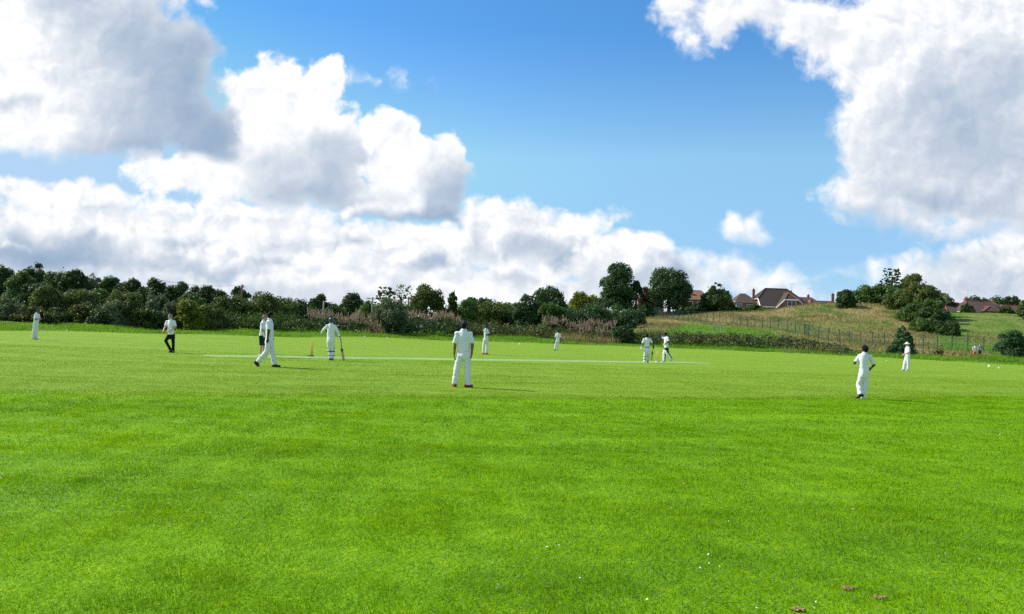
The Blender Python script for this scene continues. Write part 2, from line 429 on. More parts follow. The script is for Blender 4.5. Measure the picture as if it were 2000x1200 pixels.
FENCE_Y = [186, 173, 155, 126, 119, 113, 108, 102, 98]
_fs = [slope_at(p) for p in FENCE_PX]
def fence_Y(x, y): return np.interp(x/np.maximum(y, 1), _fs, FENCE_Y)
def dryness(x, y):
    x = np.asarray(x, float); y = np.asarray(y, float); s_ = x/np.maximum(y, 1.0)
    px = 1000+s_*FPX
    behind = np.clip((y-fence_Y(x, y)+10+np.clip((1345-px)/60, 0, 1)*40+5*_fbm2(x*.08, y*.08, 77, 3))/5, 0, 1)*np.clip((y-edge_Y(x, y)-9)/5, 0, 1)*np.clip((px-1230)/40, 0, 1)*np.clip((1850-px)/50, 0, 1)
    strip = np.clip((y-edge_Y(x, y)-6)/4, 0, 1)*np.clip((px-1625)/40, 0, 1)*np.clip((1960-px)/60, 0, 1)*np.clip((fence_Y(x, y)+3-y)/4, 0, 1)
    right = np.clip((px-1850)/40, 0, 1)*np.clip((y-fence_Y(x, y)-14)/12, 0, 1)*.42
    behind = np.maximum(behind, right)
    return np.clip(np.maximum(behind, strip)*(1.0+_fbm2(x*0.12, y*0.12, 9, 3)*0.5), 0, 1)
dry = dryness(GX.ravel(), GY.ravel()).astype(np.float32)
for nm, arr in (('rough', rough), ('dry', dry)):
    at_ = terrain.attributes.new(nm, 'FLOAT', 'POINT'); at_.data.foreach_set('value', arr)

# the mown outfield begins at a curved line in front of the camera
_mow = [on_ground(px, py) for px, py in ((0, 768), (400, 773), (1000, 779), (1400, 781), (1700, 781), (2000, 775))]
MOW = np.polyfit([p[0] for p in _mow], [p[1] for p in _mow], 2)
def mow_Y(x): return np.polyval(MOW, np.clip(x, -25, 25))

def lawn_colour(t, blades=False):
    """colour of turf as a function of place: lush near turf, paler mown outfield"""
    p = wpos(t); x, y, z = xyz(t, p)
    xc = x.max(-25.0).min(25.0)
    line = (xc*MOW[0] + float(MOW[1]))*xc + float(MOW[2])
    wob = noise(t, p, 0.55, 3, 0.6)
    mown = ((y - line) + (wob-0.5)*1.6).step(-0.5, 0.5)
    n1 = noise(t, p, 0.22, 4, 0.6); n2_ = noise(t, p, 1.3, 4, 0.62); n3 = noise(t, p, 9.0, 3, 0.6)
    # mower passes: soft stripes running along the line
    st = noise(t, comb(t, x*0.07, (y-line)*0.95, 0.0), 1.0, 2, 0.55)
    n4 = noise(t, p, 3.6, 4, 0.65); n5 = noise(t, p, 26.0, 2, 0.6)
    lush = mixc(t, (n1*0.16+n2_*0.20+n4*0.42+st*0.46-0.12).step(0.34, 0.68), LUSH_A, LUSH_B)
    lush = mixc(t, n3.step(0.56, 0.75, 0, 0.35), lush, LUSH_C)
    lush = mixc(t, n4.step(0.58, 0.72, 0, 0.7), lush, (0.27, 0.43, 0.002))
    pale = mixc(t, (n1*0.30+n2_*0.35+st*0.50-0.07).step(0.36, 0.66), PALE_A, PALE_B)
    pale = mixc(t, n4.step(0.46, 0.70, 0, 0.45), pale, PALE_C)
    pale = mixc(t, n5.step(0.52, 0.70, 0, 0.22), pale, PALE_C)
    pale = mixc(t, n2_.step(0.60, 0.72, 0, 0.40), pale, (0.30, 0.36, 0.06))
    # a greener unshaven ring along the far boundary
    return mown, lush, pale, p, n1, n2_, n3, st

LUSH_A = (0.118, 0.275, 0.0005); LUSH_B = (0.205, 0.400, 0.0005); LUSH_C = (0.062, 0.175, 0.001)
PALE_A = (0.155, 0.285, 0.011); PALE_B = (0.240, 0.360, 0.026); PALE_C = (0.112, 0.240, 0.008)

m_ground, t, b = new_mat('turf')
mown, lush, pale, p, n1, n2_, n3, st = lawn_colour(t)
def attr(t, nm):
    n = t.nodes.new('ShaderNodeAttribute'); n.attribute_name = nm; return X(t, n.outputs['Fac'])
c = mixc(t, mown, lush, pale)
ar = attr(t, 'rough'); ad = attr(t, 'dry')
rg_ = mixc(t, n2_.step(0.35, 0.65), (0.050, 0.130, 0.010), (0.112, 0.225, 0.022))
pn = noise(t, vmath(t, 'MULTIPLY', p, (1, 0.6, 1)), 0.17, 4, 0.6)
dryc = mixc(t, n2_.step(0.35, 0.7), (0.225, 0.175, 0.066), (0.35, 0.28, 0.12))
dryc = mixc(t, pn.step(0.49, 0.62), dryc, (0.085, 0.125, 0.022))
rg_ = mixc(t, ad, rg_, dryc)
c = mixc(t, ar, c, rg_)
t.links.new(c.k, b.inputs['Base Color']); b.inputs['Roughness'].default_value = 0.85; b.inputs['Specular IOR Level'].default_value = 0.12
hgt = noise(t, p, 22.0, 4, 0.7) + n3*0.8 + n2_*0.9
bump(t, b, hgt, 0.06, 0.75)
ground = link('ground', terrain, m_ground); tag(ground, kind='structure')

# artificial pitch strip, laid on the square
pa = on_ground(392, 695.2); pb = on_ground(1385, 709.5)
ax = (pb-pa)/np.linalg.norm(pb-pa); pn_ = np.array([-ax[1], ax[0], 0])
PW = 2.4
m_pitch, t, b = new_mat('pitch_matting')
p = wpos(t); n_ = noise(t, p, 1.2, 4, 0.6); e_ = noise(t, p, 0.35, 3, 0.6)
c = mixc(t, n_.step(0.3, 0.7), (0.20, 0.35, 0.085), (0.26, 0.41, 0.125))
c = mixc(t, e_.step(0.55, 0.7, 0, .45), c, (0.20, 0.33, 0.08))
t.links.new(c.k, b.inputs['Base Color']); b.inputs['Roughness'].default_value = 0.9
N_ = 60; L_ = np.linalg.norm(pb-pa); pv = []; 
for i in range(N_+1):
    q = pa+ax*L_*i/N_
    wob = 0.12*math.sin(i*1.7)+0.08*math.sin(i*0.6+1)
    tap = min(1, (i+.35)/1.2, (N_-i+.2)/2.2)
    for sgn in (-1, 1):
        r_ = q+pn_*sgn*(PW/2+0.05*wob)*tap; pv.append((r_[0], r_[1], 0.006))
pf = np.array([(2*i, 2*i+2, 2*i+3, 2*i+1) for i in range(N_)])
pitch = link('cricket_pitch', mesh_np('cricket_pitch', pv, [pf]), m_pitch); tag(pitch, kind='structure')

# ------------------------------------------------------------------ grass
def blade_mesh(name, P, H, Wd, rg, lean=0.5, mid=0.55, comb_=None):
    n = len(P); th = rg.uniform(0, 2*np.pi, n); ph = rg.uniform(0, 2*np.pi, n)
    if comb_ is not None: ph = comb_+rg.normal(0, .75, n)
    side = np.stack([np.cos(th), np.sin(th), np.zeros(n)], 1)*Wd[:, None]*0.5
    ln = rg.uniform(0.1, 1.0, n)*lean
    dr = np.stack([np.cos(ph), np.sin(ph), np.zeros(n)], 1)
    up = np.array([0, 0, 1.0])
    m = P+up*(H*mid)[:, None]+dr*(H*ln*0.28)[:, None]
    tp = P+up*(H*np.sqrt(np.maximum(.15, 1-ln**2*0.7)))[:, None]+dr*(H*ln)[:, None]
    V = np.empty((n, 5, 3)); V[:, 0] = P-side; V[:, 1] = P+side; V[:, 2] = m+side*.85; V[:, 3] = m-side*.85; V[:, 4] = tp
    i = np.arange(n)*5
    return mesh_np(name, V.reshape(-1, 3), [np.stack([i, i+1, i+2, i+3], 1), np.stack([i+3, i+2, i+4], 1)])

def turf_blade_mat(name, pale_too=True):
    m, t, b = new_mat(name)
    mown, lush, pale, p, n1, n2_, n3, st = lawn_colour(t)
    r = island(t)
    c = mixc(t, mown, lush, pale)
    c = mixc(t, r.step(0.0, 1.0, -0.2, 0.75).clamp(), c, (0.25, 0.42, 0.001))
    r2 = (r*53.7)._m('FRACT', r*53.7)
    c = mixc(t, r2.step(0.93, 0.95), c, (0.23, 0.30, 0.07))
    t.links.new(c.k, b.inputs['Base Color']); b.inputs['Roughness'].default_value = 0.55; b.inputs['Specular IOR Level'].default_value = 0.10
    tr = t.nodes.new('ShaderNodeBsdfTranslucent'); mx = t.nodes.new('ShaderNodeMixShader'); mx.inputs[0].default_value = 0.35
    tc_ = vmath(t, 'MULTIPLY', c, (1.3, 1.2, 0.5)); t.links.new(tc_.k, tr.inputs[0])
    t.links.new(b.outputs[0], mx.inputs[1]); t.links.new(tr.outputs[0], mx.inputs[2])
    t.links.new(mx.outputs[0], t.nodes['Material Output'].inputs[0])
    return m

def turf_points():
    rg = np.random.default_rng(11); out = []
    for (y0, y1, dens) in ((2.8, 5.0, 7500), (5.0, 7.5, 5200), (7.5, 10.5, 3000), (10.5, 14, 1700), (14, 26, 950)):
        w = 0.67*y1+2.0
        n = int(dens*(y1-y0)*2*w*DENS)
        x = rg.uniform(-w, w, n); y = rg.uniform(y0, y1, n)
        k = (np.abs(x) < 0.67*y+1.6) & (y < mow_Y(x)+0.8+rg.normal(-.1, .4, n))
        # tufty: thin out by a patchy noise
        g = _fbm2(x*3.1, y*3.1, 21, 4)+0.5*_fbm2(x*0.9, y*0.9, 22, 3)
        k &= rg.uniform(0, 1, n) < 0.85+0.30*g
        out.append(np.stack([x[k], y[k], g[k]], 1))
    return np.concatenate(out), rg
DENS = 1.0
def mown_points(rg):
    out = []
    for (y0, y1, dens) in ((12, 20, 900), (20, 28, 420), (28, 40, 190)):
        w = 0.67*y1+2; n = int(dens*(y1-y0)*2*w*DENS); x = rg.uniform(-w, w, n); y = rg.uniform(y0, y1, n)
        k = (np.abs(x) < .67*y+1.6) & (y > mow_Y(x)-.3) & (rg.uniform(0, 1, n) < .55+.4*_fbm2(x*2.2, y*2.2, 25, 4)); out.append(np.stack([x[k], y[k]], 1))
    return np.concatenate(out)
tp_, rg = turf_points()
n = len(tp_); dist = tp_[:, 1]
Pt = np.stack([tp_[:, 0], tp_[:, 1], np.full(n, -0.002)], 1)
tuft = _fbm2(Pt[:, 0]*13, Pt[:, 1]*13, 71, 4)
H = (0.025+0.006*tp_[:, 2].clip(-1, 1.2)+0.011*tuft.clip(-1, 1.4))*rg.uniform(0.65, 1.45, n)
comb_dir = 2.6*_fbm2(Pt[:, 0]*3.4, Pt[:, 1]*3.4, 73, 4)+0.6*np.sin(Pt[:, 1]*4.2)
Wd = np.maximum(0.0028, 0.00058*dist)*rg.uniform(0.75, 1.35, n)
m_turf = turf_blade_mat('turf_blades')
turf = link('lawn_grass', blade_mesh('lawn_grass', Pt, np.maximum(H, .008), Wd, rg, lean=1.0, comb_=comb_dir), m_turf)
tag(turf, 'lush unmown green grass in front of the paler outfield', 'grass', kind='stuff')

rg = np.random.default_rng(12); mp = mown_points(rg); n = len(mp)
mown_o = link('outfield_grass', blade_mesh('outfield_grass', np.stack([mp[:, 0], mp[:, 1], np.full(n, -.002)], 1), rg.uniform(.010, .022, n), np.maximum(.006, .0006*mp[:, 1])*rg.uniform(.7, 1.4, n), rg, lean=1.0), m_turf)
tag(mown_o, 'pale close mown grass of the outfield', 'grass', kind='stuff')
# clover leaves, flecks of clover flower and clippings between the blades
m_clover = leaf_mat('clover_leaves', (.075, .190, .020), (.150, .290, .045), .25, big=2.0, rough=.5)
m_fleck = simple_mat('clover_flower', (.62, .64, .56), .8, .2, 40)
def specks(n, rg, lo, hi, z0, z1, y0, y1, trefoil=False, clump=0.0):
    y = y0*(y1/y0)**rg.uniform(0, 1, n); x = rg.uniform(-1, 1, n)*(.66*y+.6)
    k = _fbm2(x*1.1, y*1.1, 61, 4)+.25*rg.normal(size=n) > clump
    x, y = x[k], y[k]; n = len(x); k = y < mow_Y(x)-.1; x, y = x[k], y[k]; n = len(x)
    V = []; F = []; s = rg.uniform(lo, hi, n); z = rg.uniform(z0, z1, n); a0 = rg.uniform(0, 6.28, n)
    m = 3 if trefoil else 1
    for i in range(m):
        a = a0+i*2.094; d = np.stack([np.cos(a), np.sin(a), rg.normal(0, .35, n)], 1); e = np.stack([-np.sin(a), np.cos(a), rg.normal(0, .45, n)], 1)
        P = np.stack([x, y, z], 1); q0 = P; q1 = P+d*(s*.6)[:, None]+e*(s*.5)[:, None]; q2 = P+d*(s*1.1)[:, None]; q3 = P+d*(s*.6)[:, None]-e*(s*.5)[:, None]
        V.append(np.stack([q0, q1, q2, q3], 1).reshape(-1, 3)); F.append(np.arange(n*4).reshape(-1, 4)+n*4*i)
    return mesh_np('c', np.concatenate(V), [np.concatenate(F)])
tag(link('clover', specks(26000, rg, .006, .011, .018, .034, 3.4, 14, True, .15), m_clover), 'patches of clover leaves among the near grass', 'clover', kind='stuff')
tag(link('clover_flowers', specks(380, rg, .007, .017, .022, .036, 3.4, 15, False, .55), m_fleck), 'scattered whitish flecks in the near grass', 'clover', kind='stuff')
# ------------------------------------------------------------------ trees, bushes, rough growth
LM = {
 'dark':  leaf_mat('leaves_dark', (.016, .042, .010), (.066, .122, .028), .27),
 'mid':   leaf_mat('leaves_mid', (.024, .062, .010), (.100, .180, .034), .3),
 'olive': leaf_mat('leaves_olive', (.030, .056, .010), (.125, .165, .034), .3),
 'grey':  leaf_mat('leaves_grey_green', (.050, .080, .034), (.165, .215, .095), .25),
 'yellow': leaf_mat('leaves_yellow_green', (.045, .075, .006), (.230, .265, .022), .3),
 'tall':  leaf_mat('leaves_tall_tree', (.016, .048, .016), (.080, .150, .044), .25),
 'bramble': leaf_mat('leaves_bramble', (.026, .046, .011), (.115, .150, .038), .25, c3=(.15, .085, .045), f3=.10),
 'purple': leaf_mat('leaves_purple', (.030, .016, .012), (.085, .045, .030), .2),
 'fir':   leaf_mat('needles', (.018, .055, .018), (.080, .165, .048), .22),
}
m_bark = simple_mat('bark', (.085, .065, .05), .9, .3, 3.0, .03, .1)

def leaf_mesh(name, C, R, n, size, rg, inner=0.22, flat=0.95, squash=1.0):
    """n leaf-clump faces spread through the outer part of the lobes (centres C, radii R)"""
    C = np.asarray(C, float); R = np.asarray(R, float)
    w = (R[:, 0]*R[:, 2]+R[:, 0]*R[:, 1]); w /= w.sum()
    k = rg.choice(len(C), n, p=w)
    d = rg.normal(size=(n, 3)); d /= np.linalg.norm(d, axis=1)[:, None]
    d[:, 2] = np.where(d[:, 2] < -0.5, -d[:, 2]*0.6, d[:, 2])
    rr = 1-np.abs(rg.normal(0, .16, n)); inn = rg.uniform(0, 1, n) < inner
    rr = np.where(inn, rg.uniform(.25, .85, n), rr)
    rr *= 1+0.10*np.sin(d[:, 0]*7+k*1.3)*np.sin(d[:, 2]*8+k*2.1)
    P = C[k]+d*R[k]*rr[:, None]
    nor = d*flat+rg.normal(size=(n, 3))*0.55; nor /= np.linalg.norm(nor, axis=1)[:, None]
    a = np.cross(nor, rg.normal(size=(n, 3))); a /= np.linalg.norm(a, axis=1)[:, None]
    b = np.cross(nor, a)
    s = size*rg.uniform(.55, 1.35, n)*np.where(inn, 1.5, 1.0)
    a *= s[:, None]*.62; b *= s[:, None]*.40
    V = np.stack([P-a, P-b*1.0+a*.1, P+a, P+b+a*.1], 1)
    i = np.arange(n)*4
    return mesh_np(name, V.reshape(-1, 3), [np.stack([i, i+1, i+2, i+3], 1)])

def lobes_for(kind, w, h, zb, rg, skirt=True):
    """lobe centres and radii for a crown w wide and h high whose bottom is at zb"""
    C = []; R = []; rx = w/2
    if kind == 'fir':
        m = 16
        for i in range(m):
            t_ = i/(m-1); r = rx*(1-t_)**0.75*0.95+0.12*rx
            for j in range(5 if t_ < .75 else 2):
                a = rg.uniform(0, 6.28); q = r*rg.uniform(.45, .8)
                C.append((math.cos(a)*q, math.sin(a)*q, zb+h*(0.06+.9*t_)-0.1*q)); R.append((r*.45, r*.45, h*.055+r*.12))
        return C, R
    if kind == 'sparse':
        for i in range(170):
            t_ = rg.uniform(.15, 1)**.8; a = rg.uniform(0, 6.28); q = rx*rg.uniform(.1, 1.0)**.7*(1-.75*abs(t_-.6))
            C.append((math.cos(a)*q, math.sin(a)*q*.8, zb+h*t_)); r_ = rx*rg.uniform(.05, .11); R.append((r_, r_, r_*.9))
        return C, R
    top = {'round': .8, 'tall': .86, 'bush': .75, 'spread': .8}[kind]
    C.append((0, 0, zb+h*.48)); R.append((rx*.70, rx*.70, h*.44))
    m = {'round': 20, 'tall': 30, 'bush': 18, 'spread': 22}[kind]
    for i in range(m):
        a = rg.uniform(0, 6.28); el = math.asin(rg.uniform(-.55 if kind != 'bush' else -.75, .97))
        q = rg.uniform(.26, .42)
        if kind == 'spread': q *= rg.uniform(.7, 1.0)
        cx = math.cos(a)*math.cos(el)*rx*(1-q*.85); cy = math.sin(a)*math.cos(el)*rx*(1-q*.85)
        cz = zb+h*.48+math.sin(el)*h*(.52-q*.40)
        if kind == 'tall' and el > 0.3: cx *= .85; cy *= .85
        C.append((cx, cy, cz)); R.append((rx*q, rx*q, min(rx*q*1.05, h*.3)))
    if skirt:
        for i in range(14 if kind != 'tall' else 18):
            a = i*2.4+rg.uniform(-.3, .3); q = rg.uniform(.30, .42); f = rg.uniform(.02, .42); sp = rg.uniform(.55, .80) if kind != 'tall' else rg.uniform(.4, .68)
            C.append((math.cos(a)*rx*sp, math.sin(a)*rx*sp, zb+h*f)); R.append((rx*q, rx*q, max(h*.13, min(rx*q, h*.24))))
    return C, R

def trunk_mb(h, r, w, rg, limbs=5, bare=False):
    mb = MB()
    top = np.array([rg.uniform(-.05, .05)*w, rg.uniform(-.05, .05)*w, h*.8])
    pts = [np.array([0, 0, -.3]), np.array([r*.3, 0, h*.25]), np.array([top[0]*.6, top[1]*.6, h*.55]), top]
    mb.tube(pts, [r*1.35, r, r*.62, r*.18], 8)
    for i in range(limbs):
        t_ = rg.uniform(.3, .78); a = rg.uniform(0, 6.28); b0 = pts[1]*(1-t_)+pts[3]*t_
        ln = w*rg.uniform(.28, .48)*(1.0 if bare else .66)
        p1 = b0+np.array([math.cos(a)*ln*.5, math.sin(a)*ln*.5, ln*.45]); p2 = b0+np.array([math.cos(a)*ln, math.sin(a)*ln, ln*rg.uniform(.6, 1.2)])
        mb.tube([b0, p1, p2], [r*.42, r*.26, r*.06], 6)
        for j in range(3 if bare else 1):
            q = p1+(p2-p1)*rg.uniform(.1, .7); e = q+np.array([rg.uniform(-.3, .3), rg.uniform(-.3, .3), rg.uniform(.1, .5)])*ln
            mb.tube([q, (q+e)/2+np.array([0, 0, .05*ln]), e], [r*.16, r*.1, r*.03], 5)
    return mb

def plant(px, top, w, Y, kind, mat, label, cat, name, group=None, bot=None, dens=1.0, leaf=3.1, seed=0, dx=0):
    """a tree or bush: px/top/w in photograph pixels fix its bearing, height and width at Y metres"""
    rg = np.random.default_rng(int(px*7+top*13+seed))
    p = at(px, 640, Y); x = p[0]; g = gz(x, Y)
    ztop = at(px, top, Y)[2]; wm = w*Y/FPX; h = ztop-g
    zb = -0.1 if bot is None else max(-.1, at(px, bot, Y)[2]-g)
    if kind == 'bush': zb = -0.1
    root = empty(name, (x, Y, g), label, cat, group)
    C, R = lobes_for(kind, wm, h-zb, zb, rg)
    vis_h = (h-zb)*FPX/Y
    n = int(w*vis_h*1.75*dens)+250
    if kind == 'sparse': n = int(n*.45)
    link('crown' if name.endswith('tree') else 'foliage', leaf_mesh('crown', C, R, n, leaf*Y/FPX, rg, inner=.1 if kind == 'sparse' else .22), LM[mat], root)
    r = max(.06, min(.38, .035*h))
    if name.endswith('tree'):
        trunk_mb(h, r, wm, rg, 6 if kind in ('tall', 'sparse', 'spread') else 4, bare=(kind == 'sparse')).build('trunk', m_bark, root, smooth=True)
    else:
        trunk_mb(h*.7, r*.6, wm*.8, rg, 4).build('stem', m_bark, root, smooth=True)
    return root

WOOD = 'trees of the dark wood on the left'
T = plant
# the wood on the left, back row
T(-8, 506, 66, 106, 'round', 'dark', 'tall dark tree at the very edge of the wood, cut by the photo border', 'tree', 'woodland_tree', WOOD)
T(62, 505, 56, 118, 'tall', 'dark', 'darkest and highest tree of the wood with a ragged spiky top', 'tree', 'woodland_tree', WOOD)
T(34, 522, 62, 100, 'round', 'mid', 'greener round tree in front of the spiky topped dark tree', 'tree', 'woodland_tree', WOOD)
T(112, 516, 66, 112, 'round', 'mid', 'broad leafy tree between the spiky topped tree and its dark neighbour', 'tree', 'woodland_tree', WOOD)
T(140, 519, 58, 108, 'round', 'dark', 'dark rounded tree whose top carries thin sticking-up twigs', 'tree', 'woodland_tree', WOOD)
T(172, 526, 52, 114, 'round', 'grey', 'greyish loose tree where the wood steps down in height', 'tree', 'woodland_tree', WOOD)
T(210, 537, 66, 120, 'round', 'mid', 'first tree of the lower even treetops, left of the umbrella shaped one', 'tree', 'woodland_tree', WOOD)
T(248, 537, 60, 118, 'round', 'dark', 'dark tree of the lower treetops, beside the umbrella shaped tree', 'tree', 'woodland_tree', WOOD)
T(298, 538, 60, 116, 'spread', 'dark', 'umbrella shaped tree with sky showing through its crown', 'tree', 'woodland_tree', WOOD, dens=.7)
T(346, 545, 58, 114, 'round', 'dark', 'dark domed tree right of the umbrella shaped tree', 'tree', 'woodland_tree', WOOD)
T(390, 551, 64, 122, 'round', 'dark', 'dark domed tree above the yellow-green bush, end of the wood', 'tree', 'woodland_tree', WOOD)
T(424, 560, 56, 126, 'round', 'dark', 'small dark tree sloping down right of the last domed tree', 'tree', 'woodland_tree', WOOD)
T(467, 555, 46, 128, 'round', 'dark', 'lone dark round tree behind the wooden telegraph pole', 'tree', 'woodland_tree', WOOD)
# front row under the wood
FB = 'bushes along the foot of the wood'
T(96, 556, 74, 93, 'round', 'olive', 'olive green tree standing forward of the wood, behind the fielder in cap', 'tree', 'hawthorn_tree', None)
T(152, 560, 66, 94, 'round', 'olive', 'dark olive tree just right of the forward olive tree', 'tree', 'hawthorn_tree', None)
T(240, 564, 80, 93, 'round', 'olive', 'spreading olive tree with pale bush beneath it, centre of the wood front', 'tree', 'hawthorn_tree', None)
T(12, 581, 66, 90, 'bush', 'grey', 'grey-green bush low at the photo border under the wood', 'bush', 'bush', FB)
T(55, 598, 60, 89, 'bush', 'bramble', 'low brownish bush behind the far fielder in cap', 'bush', 'bush', FB)
T(120, 602, 60, 91, 'bush', 'dark', 'low dark bush at the feet of the forward olive tree', 'bush', 'bush', FB)
T(170, 592, 70, 92, 'bush', 'olive', 'olive bush between the two olive trees of the wood front', 'bush', 'bush', FB)
T(222, 588, 72, 91, 'bush', 'grey', 'pale sage bush in front of the spreading olive tree', 'bush', 'bush', FB)
T(282, 602, 66, 92, 'bush', 'olive', 'low olive bush left of the umpire in black trousers', 'bush', 'bush', FB)
T(303, 571, 52, 98, 'round', 'grey', 'silvery grey tree behind the umpire in black trousers', 'tree', 'willow_tree', None)
T(336, 589, 50, 96, 'bush', 'grey', 'small blue-grey bush directly above the umpire', 'bush', 'bush', FB)
T(372, 582, 62, 95, 'bush', 'yellow', 'bright yellow-green bush right of the umpire', 'bush', 'bush', FB, leaf=3.4)
T(410, 596, 64, 97, 'bush', 'olive', 'dark olive bush on the right flank of the yellow-green bush', 'bush', 'bush', FB)
T(30, 604, 56, 91, 'bush', 'dark', 'dark low bush between the grey-green bush and the brownish bush', 'bush', 'bush', FB)
T(88, 608, 50, 88, 'bush', 'olive', 'smallest olive bush just right of the far fielder in cap', 'bush', 'bush', FB)
T(196, 604, 54, 90, 'bush', 'dark', 'dark low bush left of the pale sage bush', 'bush', 'bush', FB)
T(258, 596, 60, 93, 'bush', 'mid', 'mid green bush right of the pale sage bush', 'bush', 'bush', FB)
T(310, 604, 50, 92, 'bush', 'dark', 'dark bush directly left of the umpire', 'bush', 'bush', FB)
T(190, 556, 66, 104, 'round', 'mid', 'mid green tree filling the wood behind the pale sage bush', 'tree', 'woodland_tree', WOOD)
T(280, 560, 66, 106, 'round', 'dark', 'dark tree filling the wood under the umbrella shaped tree', 'tree', 'woodland_tree', WOOD)
T(66, 548, 66, 98, 'round', 'dark', 'dark tree filling the wood left of the forward olive tree', 'tree', 'woodland_tree', WOOD)
T(372, 566, 60, 108, 'round', 'mid', 'mid green tree directly above the yellow-green bush', 'tree', 'woodland_tree', WOOD)
HB = 'bushes of the middle hedgerow'
T(445, 576, 84, 104, 'bush', 'olive', 'big olive bush at the foot of the wooden telegraph pole', 'bush', 'bush', HB)
T(505, 573, 90, 108, 'bush', 'olive', 'large domed olive bush above the two walking men', 'bush', 'bush', HB)
T(548, 579, 70, 122, 'bush', 'mid', 'dark bush right of the domed olive bush', 'bush', 'bush', HB)
T(588, 588, 70, 128, 'bush', 'dark', 'dark low bush between the domed olive bush and the batsman', 'bush', 'bush', HB)
T(622, 572, 48, 150, 'round', 'dark', 'small dark tree standing up behind the batsman', 'tree', 'field_tree', None)
T(650, 592, 60, 146, 'bush', 'dark', 'low dark bush right of the small tree behind the batsman', 'bush', 'bush', HB)
T(682, 571, 60, 150, 'round', 'dark', 'dark dome-topped tree between batsman and the pale pole', 'tree', 'field_tree', None)
T(715, 588, 60, 140, 'bush', 'mid', 'green bush at the foot of the pale pole with crossarm', 'bush', 'bush', HB)
T(752, 562, 46, 128, 'sparse', 'olive', 'thin half-bare tree with few leaves above the round willow bush', 'tree', 'bare_tree', None, dens=.5)
T(781, 556, 50, 130, 'sparse', 'grey', 'almost leafless tree of fine twigs beside the half-bare tree', 'tree', 'bare_tree', None, dens=.10)
T(760, 582, 78, 116, 'bush', 'grey', 'round sage green willow bush among the pink seed heads', 'bush', 'bush', HB)
T(832, 558, 70, 132, 'round', 'olive', 'round olive tree right of the crossarm poles', 'tree', 'field_tree', None, bot=612)
T(882, 562, 26, 134, 'tall', 'mid', 'narrow dark tree with a pointed top, right of the round olive tree', 'tree', 'field_tree', None)
T(905, 580, 60, 136, 'bush', 'mid', 'dark bush spreading from the narrow pointed tree', 'bush', 'bush', HB)
T(918, 577, 44, 170, 'round', 'mid', 'small distant tree behind the nearest fielder\'s cap', 'tree', 'field_tree', None)
T(946, 576, 44, 172, 'round', 'tall', 'rounded distant tree above the fielder holding out his hands', 'tree', 'field_tree', None)
T(950, 592, 110, 150, 'bush', 'olive', 'wide bright olive hedge bush above the fielder holding out his hands', 'bush', 'bush', HB)
T(985, 587, 56, 160, 'bush', 'mid', 'bush left of the large dark double-crowned tree', 'bush', 'bush', HB)
T(1026, 572, 60, 148, 'round', 'tall', 'left and lower half of the large dark double crown', 'tree', 'field_tree', None)
T(1066, 558, 84, 150, 'round', 'tall', 'large dark domed tree left of the yellow tree', 'tree', 'field_tree', None)
T(1076, 588, 60, 140, 'bush', 'mid', 'low green bush under the large dark domed tree', 'bush', 'bush', HB)
T(1138, 570, 58, 160, 'round', 'yellow', 'yellowing olive tree left of the two tall trees', 'tree', 'field_tree', None, bot=606)
T(1158, 584, 44, 156, 'bush', 'olive', 'dark olive bush at the right foot of the yellowing tree', 'bush', 'bush', HB)
T(1172, 577, 34, 168, 'round', 'grey', 'small grey tree squeezed between the yellowing tree and the tall tree', 'tree', 'field_tree', None)
T(1206, 512, 78, 184, 'tall', 'tall', 'left of the two tall dark trees, with a lobed top', 'tree', 'tall_tree', None, bot=606, dens=1.1)
T(1240, 548, 26, 186, 'round', 'tall', 'side crown leaning out right of the left tall tree', 'tree', 'field_tree', None, bot=575)
T(1305, 516, 88, 186, 'tall', 'tall', 'right of the two tall dark trees, in front of the red roof', 'tree', 'tall_tree', None, bot=607, dens=1.1)
T(1262, 556, 34, 192, 'round', 'purple', 'purple-leaved tree between the two tall trees', 'tree', 'field_tree', None)
T(1398, 552, 70, 184, 'fir', 'dark', 'black-green pointed tree between the orange roof and the houses', 'tree', 'dark_tree', None, dens=1.5)
T(1398, 566, 64, 183, 'bush', 'dark', 'dark bush skirting the black-green pointed tree', 'bush', 'bush', None)
T(1345, 590, 60, 182, 'bush', 'dark', 'dark bush below the orange roofed house', 'bush', 'bush', None)
T(1250, 594, 60, 180, 'bush', 'dark', 'dark bush under the purple-leaved tree', 'bush', 'bush', None)
T(1440, 601, 50, 186, 'bush', 'dark', 'dark garden bush below the white windows of the small hip roofed house', 'bush', 'garden_bush', None)
T(1474, 595, 30, 186, 'bush', 'mid', 'green garden bush at the corner of the big chalet house', 'bush', 'garden_bush', None)
T(1500, 601, 40, 184, 'bush', 'olive', 'low garden bush under the eaves of the big chalet house', 'bush', 'garden_bush', None)
# hedge under the tall trees
for (px, top, w, Y, lab) in ((1110, 600, 70, 142, 'hedge bush at the pink seed heads under the yellowing tree'), (1160, 598, 76, 146, 'dark hedge bush below the left tall tree trunk'),
                             (1208, 598, 80, 150, 'dark hedge bush above the clipped round bush'), (1236, 606, 50, 158, 'last dark hedge bush before the green mesh fence')):
    T(px, top, w, Y, 'bush', 'tall', lab, 'hedge', 'hedge_bush', 'dark hedge under the tall trees')
T(1217, 632, 46, 122, 'bush', 'dark', 'clipped round dark bush at the field edge', 'bush', 'round_bush', None, dens=1.6)
